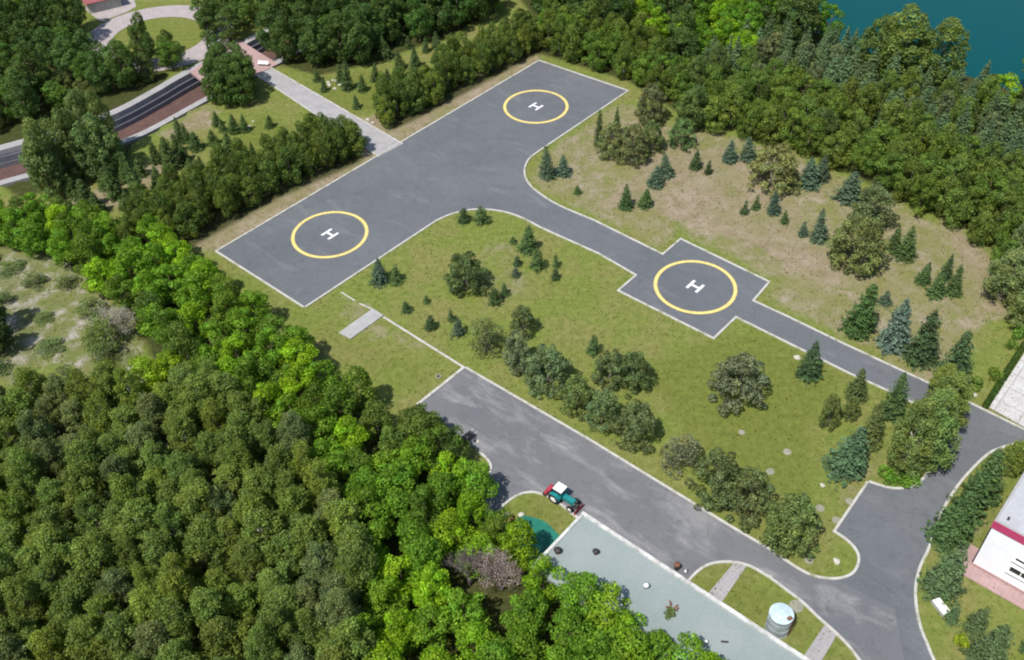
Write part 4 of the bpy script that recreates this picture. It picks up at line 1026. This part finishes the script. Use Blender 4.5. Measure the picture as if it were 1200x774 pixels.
# ================================================================ SMALL THINGS
def rock(px, py, s, lab, grp=None, mat='stone', sq=.55):
    x, y = G(px, py); b = MB(); b.ball((0, 0, s*sq*.5), (s, s*.8, s*sq), 9, 6, .16, prnd); o = b.build('stone', M[mat], None)
    o.location = (x, y, 0); o.rotation_euler = (0, 0, prnd.uniform(0, 3)); return tag(o, lab, 'stone', grp)
rock(934, 420, .5, 'white stone slab beside the lone dark spruce below the access road'); 
rock(963.5, 569.5, .34, 'small white stone on the lawn left of the mixed conifer group foot')
rock(980, 658.5, .45, 'yellowish white stone inside the lawn tip at the junction')
rock(1141, 463, .4, 'white stone beside the shrub near the access road end')
rock(1176, 448, .25, 'tiny pale stone between the forecourt hedge and the yellowish shrub')
rock(431, 141, .42, 'left of two pale yellow stones where the path passes through the hedge', None)
rock(437, 145, .38, 'right of two pale yellow stones where the path passes through the hedge', None)
rock(593, 604, .45, 'leftmost white lump in the heap by the small grass lobe'); rock(611, 604, .4, 'white lump beside the upper edge of the teal sheet'); rock(600, 608, .4, 'ochre lump between two white ones by the grass lobe', None, 'rust')
rock(551, 508, .38, 'white lump on the car park edge in front of a dark object'); rock(560, 518, .26, 'smaller white lump on the car park edge below the dark object')
rock(903, 676, .2, 'tiny white stone on the kerb near the first footpath')
for i in range(9):
    a_ = i/9*6.28; x, y = G(392, 99); 
    b = MB(); b.ball((0, 0, .12), (prnd.uniform(.2, .5), .3, .2), 8, 5, .2, prnd); o = b.build('stone', M['stone']); o.location = (x+math.cos(a_)*prnd.uniform(.8, 1.8), y+math.sin(a_)*prnd.uniform(.8, 2), 0); tag(o, 'pale stone in the ring of the rockery on the lawn above the hedge', 'stone', 'rockery ring')
for i in range(6):
    x, y = G(292+prnd.uniform(-5, 6), 148+prnd.uniform(-5, 4)); b = MB(); b.ball((0, 0, .12), (prnd.uniform(.15, .35), .22, .18), 8, 5, .2, prnd); o = b.build('stone', M['stone']); o.location = (x, y, 0)
    tag(o, 'pale stone in the loose pile behind the young conifers by the path', 'stone', 'stones behind the young conifers')
def disc(px, py, r, lab, ring=False, mat='weathered'):
    x, y = G(px, py); e = empty('manhole', (x, y, 0), 0, lab, 'manhole')
    MB().tube((0, 0, -.1), (0, 0, .06), r, r, 18).build('concrete_ring', M[mat], e)
    MB().tube((0, 0, .063), (0, 0, .09), r*.55, r*.5, 14).build('cover', M['dark' if ring else 'weathered'], e)
    return e
disc(513.5, 441.5, .42, 'round manhole with dark opening in the grass left of the car park corner', True)
disc(922.5, 530, .5, 'pale round manhole upper one on the open lawn left of the mixed conifers')
disc(902.5, 553, .5, 'pale round manhole above the middle kerbside pine')
disc(961, 596, .5, 'pale round manhole right of the largest kerbside pine top')
disc(996, 588, .5, 'pale manhole upper one of two beside the junction kerb')
disc(980, 610, .5, 'pale manhole lower one of two beside the junction kerb')
disc(948, 657, .5, 'pale manhole at the foot of the largest kerbside pine')
disc(869, 507, .4, 'small pale manhole below the broad lone pine')
disc(933, 711, .75, 'wide pale manhole on the grass behind the water tank')
# white two-leaf hatch
x, y = G(1102, 713); hb_ = empty('hatch_box', (x, y, 0), R(-70), 'white two-leaf hatch on the lawn under the greyish spruce', 'hatch')
MB().box((0, 0, .2), (1.9, 1.0, .4)).build('hatch_base', M['conc'], hb_)
for s_ in (-1, 1): MB().box((s_*.47, 0, .44), (.86, .92, .07)).build('hatch_leaf', M['white'], hb_, bevel=.01)
# dark bin and pale post by the flat roof building
x, y = G(793, 667); e = empty('waste_bin', (x, y, .03), .3, 'dark waste bin standing against the front of the flat-roofed building', 'bin')
MB().tube((0, 0, 0), (0, 0, .8), .26, .34, 12).build('bin_body', M['dark'], e, True); MB().tube((0, 0, .803), (0, 0, .88), .37, .2, 12).build('bin_lid', M['rust'], e, True)
x, y = G(803, 672); e = empty('bollard', (x, y, .03), 0, 'short white bollard at the corner where the footpath lawn begins', 'bollard')
MB().tube((0, 0, 0), (0, 0, .7), .16, .14, 10).build('bollard_post', M['white'], e, True); MB().tube((0, 0, .703), (0, 0, .82), .14, .04, 10).build('bollard_cap', M['conc'], e, True)
# dark object at the car park edge: a wheelbarrow-like cart
x, y = G(549, 515); e = empty('cart', (x, y, .03), .8, 'dark small cart at the car park edge beside white lumps', 'cart')
MB().box((0, 0, .55), (1.2, .7, .4), 0, (1.25, 1.25)).build('cart_tub', M['dark'], e); MB().tube((-.75, -.1, .25), (-.75, .1, .25), .25, .25, 14).build('wheel', M['rubber'], e)
MB().tube((.5, -.35, .6), (1.3, -.3, .75), .03, .03, 5).tube((.5, .35, .6), (1.3, .3, .75), .03, .03, 5).tube((.5, -.3, .5), (.55, -.3, 0), .03, .03, 5).tube((.5, .3, .5), (.55, .3, 0), .03, .03, 5).build('handles', M['steel'], e)
# bench on the brick crossing
x, y = G(309, 78); e = empty('bench', (x, y, .16), R(-10), 'white bench on the pink brick crossing of the sunken way', 'bench')
MB().box((0, 0, .45), (2.2, .5, .08)).build('seat', M['white'], e); MB().box((0, .25, .75), (2.2, .07, .4)).build('backrest', M['white'], e)
for s_ in (-1, 1): MB().box((s_*.9, 0, .2), (.12, .45, .41)).build('leg', M['conc'], e)
# red-brown kiosk roof, top left
x, y = G(122, 8); e = empty('pavilion', (x, y, 0), R(30), 'low pavilion with pinkish red ribbed roof at the top left plaza', 'pavilion')
MB().box((0, 0, 1.1), (7, 4.2, 2.2)).build('wall', M['wallgrey'], e); b = MB(); b.box((0, 0, 2.35), (8, 5.2, .12)); [b.box((-3.8+i*.5, 0, 2.44), (.06, 5.2, .06)) for i in range(16)]
b.build('roof', plain('red_sheet_roof', (.30, .10, .10), .6, .3, .2, 1), e)
